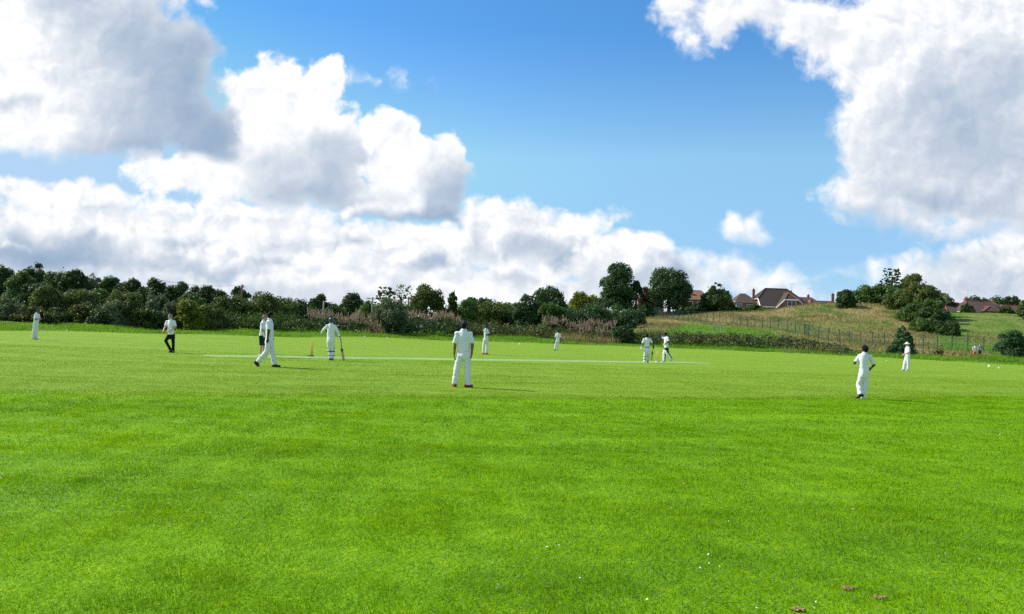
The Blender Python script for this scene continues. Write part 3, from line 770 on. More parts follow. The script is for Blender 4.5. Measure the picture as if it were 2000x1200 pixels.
# on and around the mound
T(1650, 565, 36, 172, 'round', 'dark', 'compact dark bush standing alone on the mound crest', 'bush', 'mound_bush', None, bot=601, dens=1.5)
T(1690, 560, 70, 184, 'bush', 'mid', 'long low bush on the crest behind the lone compact bush', 'bush', 'mound_bush', None)
T(1724, 556, 60, 182, 'bush', 'mid', 'green crest bush left of the sparse tree', 'bush', 'mound_bush', None)
T(1740, 525, 48, 184, 'sparse', 'tall', 'sparse tree with sky between its branches on the mound top', 'tree', 'sparse_tree', None, dens=1.5, leaf=2.0)
T(1784, 535, 66, 176, 'bush', 'olive', 'highest domed olive bush on the mound', 'bush', 'mound_bush', None, dens=1.2)
T(1752, 572, 60, 168, 'bush', 'olive', 'olive bush on the left flank of the highest domed bush', 'bush', 'mound_bush', None)
T(1796, 556, 80, 168, 'bush', 'olive', 'wide olive bush in front of the highest domed bush', 'bush', 'mound_bush', None, dens=1.2)
T(1818, 566, 46, 166, 'bush', 'dark', 'dark bush closing the right end of the mound thicket', 'bush', 'mound_bush', None)
T(1785, 592, 66, 156, 'bush', 'mid', 'bush low on the mound slope under the olive thicket', 'bush', 'mound_bush', None)
T(1812, 600, 60, 150, 'bush', 'dark', 'lowest dark bush of the thicket, casting a long shadow', 'bush', 'mound_bush', None)
T(1850, 628, 50, 141, 'bush', 'dark', 'last dark bush trailing down the slope right of the mound', 'bush', 'mound_bush', None)
T(1806, 622, 56, 145, 'bush', 'mid', 'low green bush at the lower edge of the mound thicket', 'bush', 'mound_bush', None)
T(1836, 606, 56, 150, 'bush', 'dark', 'dark bush at the right foot of the mound thicket', 'bush', 'mound_bush', None)
T(1822, 584, 54, 160, 'bush', 'mid', 'green bush halfway down the right side of the mound thicket', 'bush', 'mound_bush', None)
T(1760, 556, 60, 178, 'bush', 'mid', 'bush filling the thicket under the sparse tree', 'bush', 'mound_bush', None)
T(1846, 571, 40, 200, 'round', 'grey', 'greyish tree behind the mound, left of the bungalow roofs', 'tree', 'field_tree', None)
T(1908, 577, 50, 262, 'round', 'dark', 'left of the three dark trees above the bungalow roofs', 'tree', 'far_tree', None)
T(1942, 573, 56, 262, 'round', 'dark', 'middle and highest of the three dark trees above the bungalow roofs', 'tree', 'far_tree', None)
T(1976, 575, 44, 262, 'round', 'dark', 'right of the three dark trees above the bungalow roofs', 'tree', 'far_tree', None)
T(1964, 600, 30, 186, 'bush', 'olive', 'small yellowish bush in front of the right bungalow', 'bush', 'garden_bush', None)
T(1888, 594, 26, 190, 'bush', 'dark', 'dark garden bush in front of the bungalow chimney', 'bush', 'garden_bush', None)
T(2004, 582, 30, 170, 'round', 'olive', 'green tree cut by the right photo border beside the bungalows', 'tree', 'field_tree', None)
T(1764, 635, 54, 100, 'fir', 'fir', 'bushy young fir at the field edge behind the fielder in the white sun hat', 'tree', 'fir_tree', None, dens=1.7)
T(1978, 643, 58, 91, 'bush', 'fir', 'dark bush at the field edge beside the two spectators', 'bush', 'field_bush', None, dens=1.3)
T(2010, 660, 50, 92, 'bush', 'mid', 'green bush cut by the right photo border at the field edge', 'bush', 'field_bush', None)
T(1834, 681, 18, 97, 'bush', 'yellow', 'tiny yellowish shrub in the dry grass by the fence', 'bush', 'small_shrub', None)
T(1612, 592, 24, 240, 'round', 'mid', 'little tree top peeping over the mound beside the lone chimney', 'tree', 'far_tree', None)

# distant tree belt behind everything
for i, px in enumerate(range(430, 1130, 62)):
    T(px+7*math.sin(i*2.1), 594+4*math.sin(i*1.7)-(4 if px < 600 else 0), 84, 232, 'bush', 'dark', 'far hazy treetop of the distant belt behind the hedgerow', 'tree', 'distant_tree', 'far tree belt on the horizon', dens=.5)

# bramble banks ---------------------------------------------------------------
def bank(name, label, cat, pts, mat, group=None, dens=1.0, seed=1, leaf=2.8, stepm=1.6):
    """a thicket along pts = (px, top px, Y): leafy mounds on the ground"""
    rg = np.random.default_rng(seed); C = []; R = []
    P_ = []
    for (px, top, Y) in pts:
        q = at(px, top, Y); P_.append((q[0], Y, q[2]))
    P_ = np.array(P_); seg = np.linalg.norm(np.diff(P_[:, :2], axis=0), axis=1); L = np.concatenate([[0], np.cumsum(seg)])
    px0 = np.interp(L[-1]/2, L, P_[:, 0]); py0 = np.interp(L[-1]/2, L, P_[:, 1]); g0 = gz(px0, py0)
    for d in np.arange(0, L[-1]+.1, stepm):
        x = np.interp(d, L, P_[:, 0]); y = np.interp(d, L, P_[:, 1]); zt = np.interp(d, L, P_[:, 2])
        for row, fr in ((0, .62), (1.8, .88), (3.8, 1.0)):
            xx = x+rg.uniform(-.5, .5); yy_ = y-3.4+row+rg.uniform(-.4, .4); g = gz(xx, yy_)
            h = max(.35, (zt-g)*fr*rg.uniform(.82, 1.08))
            C.append((xx-px0, yy_-py0, g-g0+h*.42)); R.append((rg.uniform(1.1, 1.7), rg.uniform(1.0, 1.6), h*.58))
    C = np.array(C); R = np.array(R)
    n = int(sum(R[:, 0]*R[:, 2])*3.1*(FPX/P_[:, 1].mean())**2/leaf**2*1.7*dens)
    root = empty(name, (px0, py0, g0), label, cat, group)
    link('foliage', leaf_mesh('foliage', C, R, n, leaf*P_[:, 1].mean()/FPX, rg, inner=.15), LM[mat], root)
    sb = MB()
    for i in range(1):
        k = len(C)//2; c_ = C[k]; sb.tube([(c_[0], c_[1], c_[2]-R[k][2]*.8), (c_[0]+.1, c_[1], c_[2]), (c_[0]+.4, c_[1]+.1, c_[2]+R[k][2]*.8)], [.03, .025, .01], 5)
    sb.build('stem', m_bark, root)
    return root
BB = 'bramble banks along the field edge'
bank('bramble_bank', 'dark bramble bank behind the two walking men', 'brambles', [(430, 604, 100), (480, 606, 102), (530, 607, 104), (590, 610, 107)], 'mid', BB, seed=2)
bank('bramble_bank', 'bramble bank below the pink seed heads beside the batsman', 'brambles', [(595, 613, 106), (660, 616, 110), (720, 619, 114)], 'dark', BB, seed=3)
bank('bramble_bank', 'dark bramble bank left of the nearest fielder', 'brambles', [(725, 616, 115), (790, 616, 119), (850, 619, 123), (895, 622, 125)], 'dark', BB, seed=4)
bank('bramble_bank', 'bramble bank behind the fielder holding out his hands', 'brambles', [(895, 624, 128), (950, 626, 130), (1010, 627, 131), (1070, 630, 131)], 'bramble', BB, seed=5)
bank('bramble_bank', 'brownish bramble bank below the pink seed heads left of the round bush', 'brambles', [(1075, 634, 130), (1130, 636, 129), (1195, 640, 127)], 'bramble', BB, seed=6)
bank('bramble_thicket', 'long low bramble thicket between the right-hand stumps and the mesh fence', 'brambles', [(1236, 643, 124), (1300, 643, 123), (1380, 643, 121), (1450, 646, 119), (1530, 651, 116), (1590, 659, 113), (1630, 671, 110)], 'bramble', None, seed=7, dens=1.1)
bank('bramble_thicket', 'small bramble clump at the tapering end of the long thicket', 'brambles', [(1630, 679, 106), (1662, 681, 105)], 'bramble', None, seed=8)

# pink-grey seed heads of willowherb -------------------------------------------
def seed_heads():
    rg = np.random.default_rng(31); V = []; F = []
    n_ = 0; stems = []
    for (x0, x1, t0, t1, Y0, Y1, cnt) in ((600, 700, 604, 612, 107, 112, 260), (690, 745, 612, 632, 109, 112, 110), (690, 770, 606, 612, 113, 117, 90), (775, 900, 602, 615, 120, 126, 260), (860, 905, 612, 622, 122, 126, 60),
                                          (1058, 1205, 616, 630, 127, 133, 330), (1130, 1205, 632, 645, 123, 127, 120), (0, 110, 634, 638, 76, 80, 90)):
        for i in range(int(cnt*.8)):
            px = rg.uniform(x0, x1); Y = rg.uniform(Y0, Y1); f = (px-x0)/(x1-x0)
            tp = at(px, t0+(t1-t0)*f+rg.normal(0, 4.0)-3.5*math.sin(px*.11)-3*math.sin(px*.043+1)+3, Y); g = gz(tp[0], Y)
            h = min(max(.5, tp[2]-g), 3.2); stems.append((tp[0], Y, tp[2], min(h, rg.uniform(.35, .85))))
    for (x, y, z, h) in stems:
        m = 16
        t_ = np.sort(rg.uniform(0, 1, m)); q = np.stack([x+rg.normal(0, .045, m)*(1.15-t_), y+rg.normal(0, .045, m), z-h*(1-t_)], 1)
        s = (.035+.075*(1-t_))*rg.uniform(.6, 1.2, m)
        for k in range(m):
            a = rg.normal(size=3); a /= np.linalg.norm(a); b = np.cross(a, rg.normal(size=3)); b /= np.linalg.norm(b)
            up = np.array([0, 0, 1.2])*s[k]
            base = len(V); V += [q[k]-a*s[k], q[k]-up*.6+b*s[k]*.3, q[k]+a*s[k], q[k]+up]; F.append((base, base+1, base+2, base+3))
    return mesh_np('willowherb', np.array(V), [np.array(F)])
m_seed = leaf_mat('seed_fluff', (.22, .15, .115), (.50, .375, .325), .3, c3=(.09, .09, .03), f3=.25, big=.5, rough=.9, spec=.05)
tag(link('willowherb', seed_heads(), m_seed), 'pinkish beige willowherb gone to seed along the bramble banks', 'weeds', kind='stuff')

# rough grass and dry grass ----------------------------------------------------
def scatter(n, px0, px1, lo, hi, rg):
    px = rg.uniform(px0, px1, n); s = np.interp(px, [p for p, _ in PROF], _ps)
    s = (px-1000)/FPX*1.0
    e = np.interp(s, _ps, _edge)
    Y = e+rg.uniform(lo, hi, n) if not callable(lo) else lo(s, e, rg)
    return s*Y, Y
rg = np.random.default_rng(41)
x, y = scatter(90000, -120, 2120, -0.2, 15, rg)
e = edge_Y(x, y); k = (y > e+rg.normal(0, .35, len(x)))
x = x[k]; y = y[k]
px_ = rg.uniform(1235, 2040, 60000); yv = rg.uniform(100, 186, 60000); x = np.concatenate([x, (px_-1000)/FPX*yv]); y = np.concatenate([y, yv]); k = np.ones(len(x), bool); e = edge_Y(x, y); k &= y > e+2*(np.arange(len(x)) >= len(x)-60000)*6
g = _fbm2(x*.45, y*.45, 44, 4)
k &= rg.uniform(0, 1, len(x)) < .75+.4*g
k &= rg.uniform(0, 1, len(x)) > dryness(x, y)*.9
x, y, g = x[k], y[k], g[k]
P_ = np.stack([x, y, height(x, y)-.03], 1)
H = (.30+.16*g)*rg.uniform(.5, 1.4, len(x)); H = np.maximum(H, .12)
m_rough = leaf_mat('rough_grass', (.075, .190, .006), (.210, .390, .018), .38, c3=(.20, .22, .07), f3=.06, big=.28, rough=.6)
tag(link('rough_grass', blade_mesh('rough_grass', P_, H, np.full(len(x), .055), rg, lean=.7), m_rough), 'long bright green grass beyond the mown boundary', 'grass', kind='stuff')
x = rg.uniform(20, 85, 150000); y = rg.uniform(85, 196, 150000)
d_ = dryness(x, y); k = (rg.uniform(0, 1, len(x)) < d_*1.1) & (rg.uniform(0, 1, len(x)) < .5+.35*_fbm2(x*.3, y*.3, 47, 4))
x, y = x[k], y[k]
for (x0, x1, t0, t1, Ya, Yb, cnt) in ((1085, 1215, 638, 660, 120, 131, 2600), (1530, 1650, 684, 692, 104, 110, 160), (640, 760, 618, 634, 105, 110, 90), (900, 1075, 628, 634, 127, 131, 500)):
    xx = rg.uniform(x0, x1, cnt); yv = rg.uniform(Ya, Yb, cnt); x = np.concatenate([x, (xx-1000)/FPX*yv]); y = np.concatenate([y, yv])
n0 = len(x)-3350
P_ = np.stack([x, y, height(x, y)-.03], 1)
m_dry = leaf_mat('dry_grass', (.180, .138, .052), (.400, .320, .150), .25, c3=(.08, .13, .025), f3=.28, big=.16, rough=.8, spec=.1)
tag(link('dry_grass', blade_mesh('dry_grass', P_, rg.uniform(.2, .6, len(x))*np.where(np.arange(len(x)) >= n0, 2.6, 1.0), np.full(len(x), .07), rg, lean=.8), m_dry), 'straw coloured dry grass covering the mound and the fence foot', 'grass', kind='stuff')
# ------------------------------------------------------------------ people
def surface_nets(D, o, h):
    S = D < 0
    nx, ny, nz = D.shape
    c = np.zeros((nx-1, ny-1, nz-1), np.uint8)
    for i in (0, 1):
        for j in (0, 1):
            for k in (0, 1): c += S[i:nx-1+i, j:ny-1+j, k:nz-1+k]
    act = (c > 0) & (c < 8)
    idx = np.full(act.shape, -1, np.int64); A = np.argwhere(act); idx[act] = np.arange(len(A))
    acc = np.zeros((len(A), 3)); cnt = np.zeros(len(A))
    corners = [(i, j, k) for i in (0, 1) for j in (0, 1) for k in (0, 1)]
    val = {q: D[A[:, 0]+q[0], A[:, 1]+q[1], A[:, 2]+q[2]] for q in corners}
    for q in corners:
        for ax_ in range(3):
            if q[ax_] == 0:
                q2 = list(q); q2[ax_] = 1; q2 = tuple(q2)
                a, b = val[q], val[q2]; m = (a < 0) != (b < 0)
                t_ = np.where(m, a/(a-b+1e-12*(a == b)), 0)
                pos = np.array(q, float)[None, :].repeat(len(A), 0); pos[:, ax_] += t_
                acc += np.where(m[:, None], pos, 0); cnt += m
    V = (A+acc/np.maximum(cnt, 1)[:, None])*h+o
    F = []
    for ax_ in range(3):
        u, v = (ax_+1) % 3, (ax_+2) % 3
        sl0 = [slice(None)]*3; sl1 = [slice(None)]*3
        sl0[ax_] = slice(0, -1); sl1[ax_] = slice(1, None)
        ch = S[tuple(sl0)] != S[tuple(sl1)]
        E = np.argwhere(ch); E = E[(E[:, u] > 0) & (E[:, v] > 0) & (E[:, u] < D.shape[u]-1) & (E[:, v] < D.shape[v]-1)]
        def cell(du, dv):
            q = E.copy(); q[:, u] -= du; q[:, v] -= dv; return idx[q[:, 0], q[:, 1], q[:, 2]]
        quad = np.stack([cell(1, 1), cell(0, 1), cell(0, 0), cell(1, 0)], 1)
        flip = ~S[E[:, 0], E[:, 1], E[:, 2]]
        quad[flip] = quad[flip][:, ::-1]
        F.append(quad[(quad >= 0).all(1)])
    return V, np.concatenate(F)

def vec(*a): return np.array(a, float)
def unit(a): a = np.asarray(a, float); return a/(np.linalg.norm(a)+1e-9)
def cone(a, b, ra, rb, flat=False): return ('c', vec(*a), vec(*b), ra, rb, flat)
def ellip(c, r, ax_=None): return ('e', vec(*c), vec(*r), np.eye(3) if ax_ is None else np.array(ax_))

def sdf_mesh(name, prims, res, k=0.02, clips=(), cuts=(), wrinkle=0.0, wfreq=16.0, seed=0):
    lo = np.min([np.minimum(p[1], p[2])-max(p[3], p[4]) if p[0] == 'c' else p[1]-p[2].max() for p in prims], 0)-3*res
    hi = np.max([np.maximum(p[1], p[2])+max(p[3], p[4]) if p[0] == 'c' else p[1]+p[2].max() for p in prims], 0)+3*res
    n = np.ceil((hi-lo)/res).astype(int)+1
    g = [lo[i]+np.arange(n[i])*res for i in range(3)]
    D = np.full(tuple(n), 0.3, np.float32)
    pad = k*2+3*res
    for p in prims:
        if p[0] == 'c': a = np.minimum(p[1]-p[3], p[2]-p[4]); a = np.minimum(np.minimum(p[1], p[2])-max(p[3], p[4]), a); b = np.maximum(p[1], p[2])+max(p[3], p[4])
        else: a = p[1]-p[2].max(); b = p[1]+p[2].max()
        s0 = np.clip(np.floor((a-pad-lo)/res).astype(int), 0, n-1); s1 = np.clip(np.ceil((b+pad-lo)/res).astype(int)+1, 1, n)
        sl = tuple(slice(s0[i], s1[i]) for i in range(3))
        Xg, Yg, Zg = np.meshgrid(g[0][sl[0]], g[1][sl[1]], g[2][sl[2]], indexing='ij')
        if p[0] == 'c':
            ab = p[2]-p[1]; L2 = ab.dot(ab)+1e-12
            t_ = np.clip(((Xg-p[1][0])*ab[0]+(Yg-p[1][1])*ab[1]+(Zg-p[1][2])*ab[2])/L2, 0, 1)
            d = np.sqrt((Xg-p[1][0]-t_*ab[0])**2+(Yg-p[1][1]-t_*ab[1])**2+(Zg-p[1][2]-t_*ab[2])**2)-(p[3]+(p[4]-p[3])*t_)
            if p[5]:
                L_ = math.sqrt(L2); d = np.maximum(d, ((Xg-p[2][0])*ab[0]+(Yg-p[2][1])*ab[1]+(Zg-p[2][2])*ab[2])/L_)
        else:
            q = np.stack([Xg-p[1][0], Yg-p[1][1], Zg-p[1][2]], -1) @ p[3].T
            k0 = np.sqrt(((q/p[2])**2).sum(-1)); k1 = np.sqrt(((q/p[2]**2)**2).sum(-1))+1e-9
            d = k0*(k0-1)/k1
        cur = D[sl]; h_ = np.clip(.5+.5*(cur-d)/k, 0, 1)
        D[sl] = cur*(1-h_)+d*h_-k*h_*(1-h_)
    if wrinkle or clips or cuts:
        Xg, Yg, Zg = np.meshgrid(*g, indexing='ij')
        if wrinkle:
            rg = np.random.default_rng(seed); w = np.zeros_like(D)
            for i in range(7):
                th = rg.uniform(0, 6.28); f = wfreq*rg.uniform(.6, 1.8); ph = rg.uniform(0, 6.28)
                w += np.sin(f*(Xg*math.cos(th)+Yg*math.sin(th))+f*rg.uniform(-1.1, 1.1)*Zg+ph+1.5*np.sin(Zg*rg.uniform(6, 16)+ph))
            D += wrinkle*w/2.6
        for (nrm, off_) in clips:
            nrm = unit(nrm); D = np.maximum(D, Xg*nrm[0]+Yg*nrm[1]+Zg*nrm[2]-off_)
        for (c_, r_) in cuts:
            D = np.maximum(D, r_-np.sqrt((Xg-c_[0])**2+(Yg-c_[1])**2+(Zg-c_[2])**2))
    V, F = surface_nets(D, lo, res)
    return mesh_np(name, V, [F], smooth=True)

m_white = simple_mat('white_cotton', (.72, .745, .79), .85, .04, 6, 0, .1, .2)
m_cream = simple_mat('cream_flannel', (.70, .715, .735), .85, .04, 6, 0, .1, .2)
m_black = simple_mat('black_cloth', (.012, .012, .014), .85, .2, 8, 0, .1)
m_navy = simple_mat('navy_cloth', (.012, .022, .050), .7, .2, 8, 0, .2)
m_navyhelm = simple_mat('navy_helmet', (.010, .035, .090), .3, .1, 8, 0, .5)
m_darkgreen = simple_mat('dark_shorts', (.010, .028, .028), .8, .2, 8, 0, .1)
m_skin = {'brown': simple_mat('brown_skin', (.22, .115, .07), .55, .1, 20), 'dark': simple_mat('dark_skin', (.085, .042, .028), .55, .1, 20), 'fair': simple_mat('fair_skin', (.50, .28, .20), .55, .1, 20)}
m_hair = simple_mat('black_hair', (.010, .008, .007), .85, .3, 40, 0, .15)
m_greyhair = simple_mat('grey_hair', (.16, .145, .13), .7, .2, 40)
m_shoe = {'black': simple_mat('black_shoes', (.015, .015, .017), .5, .2, 10), 'red': simple_mat('maroon_shoes', (.20, .018, .022), .5, .3, 10), 'white': simple_mat('white_shoes', (.62, .62, .62), .5, .1, 10), 'blue': simple_mat('blue_shoes', (.05, .10, .22), .5, .3, 10), 'orange': simple_mat('orange_red_shoes', (.62, .14, .09), .5, .2, 10)}
m_pad = simple_mat('pad_white', (.78, .78, .78), .6, .05, 10)
m_strap = simple_mat('strap_navy', (.015, .022, .055), .7, .1, 10)
m_belt = simple_mat('belt_brown', (.16, .085, .045), .6, .1, 10)
m_orange = simple_mat('orange_shorts', (.72, .15, .05), .8, .1, 10)
m_check = simple_mat('grey_check_cotton', (.30, .31, .34), .85, .5, 14)
m_gblue = simple_mat('blue_yellow_glove', (.02, .05, .20), .6, .2, 10)
m_gyel = simple_mat('yellow_glove_palm', (.60, .55, .05), .6, .2, 10)
m_eye = simple_mat('eyes', (.03, .02, .02), .2, .1, 10)

def ring_mb(a, b, r, w):
    d = unit(b-a); return MB().tube([a-d*w/2, a+d*w/2], [r, r], 14)

def person(label, ground_px, H, J, face, headface=None, skin='brown', head_wear='hair', sleeves='short', shirt=None, trousers='long',
           shirt_mat=None, trouser_mat=None, shoe='white', shoes=None, hem=None, pads=False, gloves=None, res=.012, seed=1, cat='person', belt=False, hair_mat=None, heels=None):
    sc_ = H/1.78
    g0 = on_ground(*ground_px) if len(ground_px) == 2 else at(*ground_px)
    Y0 = g0[1]; root_loc = vec(g0[0], Y0, gz(g0[0], Y0))
    def Q(v):
        return at(v[0], v[1], Y0+(v[2] if len(v) > 2 else 0))-root_loc
    P_ = {k_: Q(v) for k_, v in J.items()}
    root = empty('person', root_loc, label, cat)
    f = unit(vec(face[0], face[1], 0)); r = vec(f[1], -f[0], 0)
    hf = unit(vec(*(headface or face), 0)); hr = vec(hf[1], -hf[0], 0); zu = vec(0, 0, 1)
    HA = [hr, hf, zu]; mid = (P_['hipa']+P_['hipb'])/2; neck = P_['neck']; up = unit(neck-mid); fr = unit(f-up*f.dot(up)); TA = [np.cross(fr, up), fr, up]
    tl = np.linalg.norm(neck-mid)
    hc = P_['head']; s = sc_
    # ---- body: one continuous figure
    B = [ellip(hc, (.074*s, .094*s, .108*s), HA), ellip(hc+hf*.028*s-zu*.068*s, (.052*s, .060*s, .055*s), HA),
         cone(hc+hf*.086*s+zu*.008*s, hc+hf*.098*s-zu*.024*s, .011*s, .015*s), ellip(hc+hf*.085*s-zu*.062*s, (.026*s, .014*s, .010*s), HA),
         ellip(hc+hr*.077*s-zu*.01*s, (.010*s, .022*s, .032*s), HA), ellip(hc-hr*.077*s-zu*.01*s, (.010*s, .022*s, .032*s), HA),
         cone(hc-zu*.06*s-hf*.012*s, neck-up*.02*s, .054*s, .062*s),
         cone(P_['sha'], P_['shb'], .058*s, .058*s), ellip(mid+up*tl*.68+fr*.01*s, (.155*s, .105*s, .19*s), TA), ellip(mid+up*tl*.30+fr*.015*s, (.145*s, .105*s, .16*s), TA),
         ellip(mid+up*.01, (.155*s, .11*s, .11*s), TA)]
    hands = []
    for q in 'ab':
        sh, el, wr = P_['sh'+q], P_['el'+q], P_['wr'+q]
        B += [cone(sh, el, .052*s, .042*s), cone(el, wr, .043*s, .030*s), ellip(el+(wr-el)*.25, (.046*s,)*3)]
        d = unit(wr-el); sd = unit(np.cross(d, f if abs(d.dot(f)) < .9 else zu)); pn = np.cross(sd, d)
        if pn.dot(f)+0.3*pn.dot(vec(0, 0, 1)) < 0: pn = -pn
        inner = unit((mid-wr)-d*(mid-wr).dot(d))
        sd = unit(np.cross(d, inner)); pn = inner             # palms face the body
        if sd.dot(f) < 0: sd = -sd
        B += [ellip(wr+d*.048*s, (.050*s, .040*s, .018*s), [d, sd, pn])]
        for i in range(4):
            b0 = wr+d*(.085+(.004, .008, .006, -.004)[i])*s+sd*(.030-.020*i)*s
            l = (.040, .045, .042, .032)[i]*s
            d1 = unit(d+pn*.45); d2 = unit(d+pn*1.4); d3 = unit(d*.3+pn)
            B += [cone(b0, b0+d1*l, .0100*s, .0092*s), cone(b0+d1*l, b0+d1*l+d2*l*.65, .0092*s, .0085*s), cone(b0+d1*l+d2*l*.65, b0+d1*l+d2*l*.65+d3*l*.45, .0085*s, .0075*s)]
        tb = wr+d*.025*s+sd*.036*s
        B += [cone(tb, tb+unit(d+sd*.9+pn*.4)*.042*s, .0125*s, .0105*s), cone(tb+unit(d+sd*.9+pn*.4)*.042*s, tb+unit(d+sd*.9+pn*.4)*.042*s+unit(d*1.2+pn*.6)*.03*s, .0105*s, .009*s)]
        hands.append((wr, d, sd, pn))
        hp, kn, an = P_['hip'+q], P_['kn'+q], P_['an'+q]
        B += [cone(hp, kn, .078*s, .054*s), cone(kn, an, .052*s, .036*s), ellip(kn+(an-kn)*.28-f*.012, (.052*s, .052*s, .085*s))]
        to = P_['to'+q]; B += [cone(an, an+(to-an)*.2-zu*.02, .036*s, .036*s), cone(an+(to-an)*.25-zu*.01*s, to, .034*s, .026*s)]
    link('body', sdf_mesh('body', B, min(res, .0085), .012*s), m_skin[skin], root)
    for sg in (-1, 1):
        c_ = hc+hf*.083*s+hr*sg*.030*s+zu*.008*s
        MB().tube([c_-hf*.01*s, c_+hf*.006*s], [.012*s, .007*s], 8).build('eye', m_eye, root)
    # ---- hair or hat
    hm = hair_mat or m_hair
    if head_wear in ('hair', 'bald'):
        tp = .016 if head_wear == 'hair' else .006
        link('hair', sdf_mesh('hair', [ellip(hc+zu*.012*s-hf*.012*s, (.074*s+tp, .094*s+tp, .108*s+tp), HA), cone(hc-hf*.06*s, hc-hf*.055*s-zu*.07*s, .05*s, .04*s)], .009, .02,
             clips=[(hf*.8-zu*.62, hc.dot(unit(hf*.8-zu*.62))+.022*s)], wrinkle=.004, wfreq=70), hm, root)
    elif head_wear == 'cap':
        link('hair', sdf_mesh('hair', [ellip(hc-hf*.012*s, (.080*s, .100*s, .112*s), HA)], .009, .02, clips=[(hf*.9-zu*.4, hc.dot(unit(hf*.9-zu*.4))-.005), (zu, hc[2]+.03*s)]), hm, root)
        cp = link('cap', sdf_mesh('cap', [ellip(hc+zu*.025*s-hf*.006*s, (.088*s, .108*s, .105*s), HA)], .009, .01, clips=[(-zu-hf*.12, -(hc+zu*.012*s).dot(unit(zu+hf*.12)))]), m_navy, root)
        link('brim', sdf_mesh('brim', [ellip(hc+hf*.115*s+zu*.030*s, (.070*s, .075*s, .010*s), HA)], .006, .01), m_navy, cp)
    elif head_wear == 'helmet':
        hp_ = link('helmet', sdf_mesh('helmet', [ellip(hc+zu*.020*s-hf*.004*s, (.108*s, .128*s, .125*s), HA)], .009, .01, clips=[(-zu+hf*.25, -(hc-zu*.075*s).dot(unit(zu-hf*.25)))]), m_navyhelm, root)
        link('peak', sdf_mesh('peak', [ellip(hc+hf*.14*s+zu*.02*s, (.085*s, .07*s, .012*s), HA)], .007, .01), m_navyhelm, hp_)
        gb = MB()
        for k_ in range(4):
            z_ = -.02-.028*k_
            gb.tube([hc+hr*(.105*s*math.cos(a))+hf*(.155*s*math.sin(a))+zu*z_*s for a in np.linspace(.25, math.pi-.25, 9)], .004, 6)
        gb.build('grille', m_strap, hp_)
    elif head_wear == 'sunhat':
        link('hair', sdf_mesh('hair', [ellip(hc-hf*.012*s, (.080*s, .100*s, .112*s), HA)], .009, .02, clips=[(hf*.9-zu*.4, hc.dot(unit(hf*.9-zu*.4))-.005), (zu, hc[2]+.03*s)]), hm, root)
        link('sun_hat', sdf_mesh('sun_hat', [ellip(hc+zu*.060*s, (.092*s, .112*s, .085*s), HA), ellip(hc+zu*.035*s, (.175*s, .195*s, .020*s), HA)], .009, .03), m_white, root)
    # ---- clothes
    sm = shirt_mat or m_white
    hz = mid[2]-.10*s if hem is None else at(J['hipa'][0], hem, Y0)[2]-root_loc[2]
    S_ = [cone(P_['sha'], P_['shb'], .066*s, .066*s), ellip(mid+up*tl*.66+fr*.005*s, (.172*s, .122*s, .27*s), TA), ellip(mid+up*tl*.34+fr*.015*s, (.170*s, .126*s, .33*s), TA),
          ellip(mid+up*.0-zu*.02, (.176*s, .132*s, .30*s), TA), cone(neck-up*.06*s, neck+up*.012*s, .085*s, .066*s)]
    for q in 'ab':
        sh, el, wr = P_['sh'+q], P_['el'+q], P_['wr'+q]
        if sleeves == 'short': e = sh+(el-sh)*.86; S_ += [cone(sh, e, .060*s, .070*s, True)]
        else: S_ += [cone(sh, el, .063*s, .060*s), cone(el, wr-(wr-el)*.02, .060*s, .045*s, True)]
    clips = [(-zu, -hz)]
    st_ = link('shirt', sdf_mesh('shirt', S_, res, .024*s, clips=clips, wrinkle=.0046, wfreq=25, seed=seed), sm, root)
    if sleeves == 'short': pass
    cb = MB(); 
    # collar as a part of the shirt
    cpts = [neck+up*.018*s+TA[0]*.074*s*math.cos(a)+TA[1]*.070*s*math.sin(a) for a in np.linspace(0, 2*math.pi, 17)]
    cb.tube(cpts, .014*s, 6, cap=False); cb.build('collar', sm, st_, smooth=True)
    tm = trouser_mat or m_cream
    T_ = [ellip(mid, (.164*s, .120*s, .20*s), TA), ellip(mid-zu*.06*s-fr*.025*s, (.152*s, .112*s, .11*s), TA)]
    for q in 'ab':
        hp, kn, an = P_['hip'+q], P_['kn'+q], P_['an'+q]
        if trousers == 'long':
            lo_ = kn+(an-kn)*1.03; w2 = .080 if not pads else .066
            if tm in (m_black,): w2 = .062
            T_ += [cone(hp, kn, .098*s, w2*1.08*s), cone(kn, lo_, w2*1.06*s, w2*1.02*s, True)]
        else:
            T_ += [cone(hp, hp+(kn-hp)*.85, .098*s, .096*s, True)]
    tclip = [(zu, max(mid[2]+.10*s, hz+.012) if belt else mid[2]+.10*s)]
    lowest = min(P_['ana'][2], P_['anb'][2])
    link('trousers' if trousers == 'long' else 'shorts', sdf_mesh('trousers', T_, res, .022*s, clips=tclip, wrinkle=.0050, wfreq=26, seed=seed+50), tm, root)
    if belt:
        bb_ = MB(); ctr = vec(mid[0], mid[1], hz+.006*s)
        bb_.tube([ctr+TA[0]*.180*s*math.cos(a)+TA[1]*.136*s*math.sin(a) for a in np.linspace(0, 2*math.pi, 25)], .016*s, 6, cap=False); bb_.build('belt', m_belt, root, smooth=True)
    for i, q in enumerate('ab'):
        an, to = P_['an'+q], P_['to'+q]
        mname = (shoes[i] if shoes else shoe)
        fd = unit(to-an-zu*(to-an)[2]) if np.linalg.norm((to-an)[:2]) > .02 else f
        heel = P_.get('he'+q)
        if heel is None: heel = vec(*(an-fd*.045*s)[:2], max(.035*s, to[2]))
        link('shoe', sdf_mesh('shoe', [cone(heel, to, .046*s, .040*s), cone(an, heel, .046*s, .045*s), cone(an, heel+(to-heel)*.5, .045*s, .045*s)], .009, .02, clips=[(-zu, -0.002)] if not heels else []), m_shoe[mname], root)
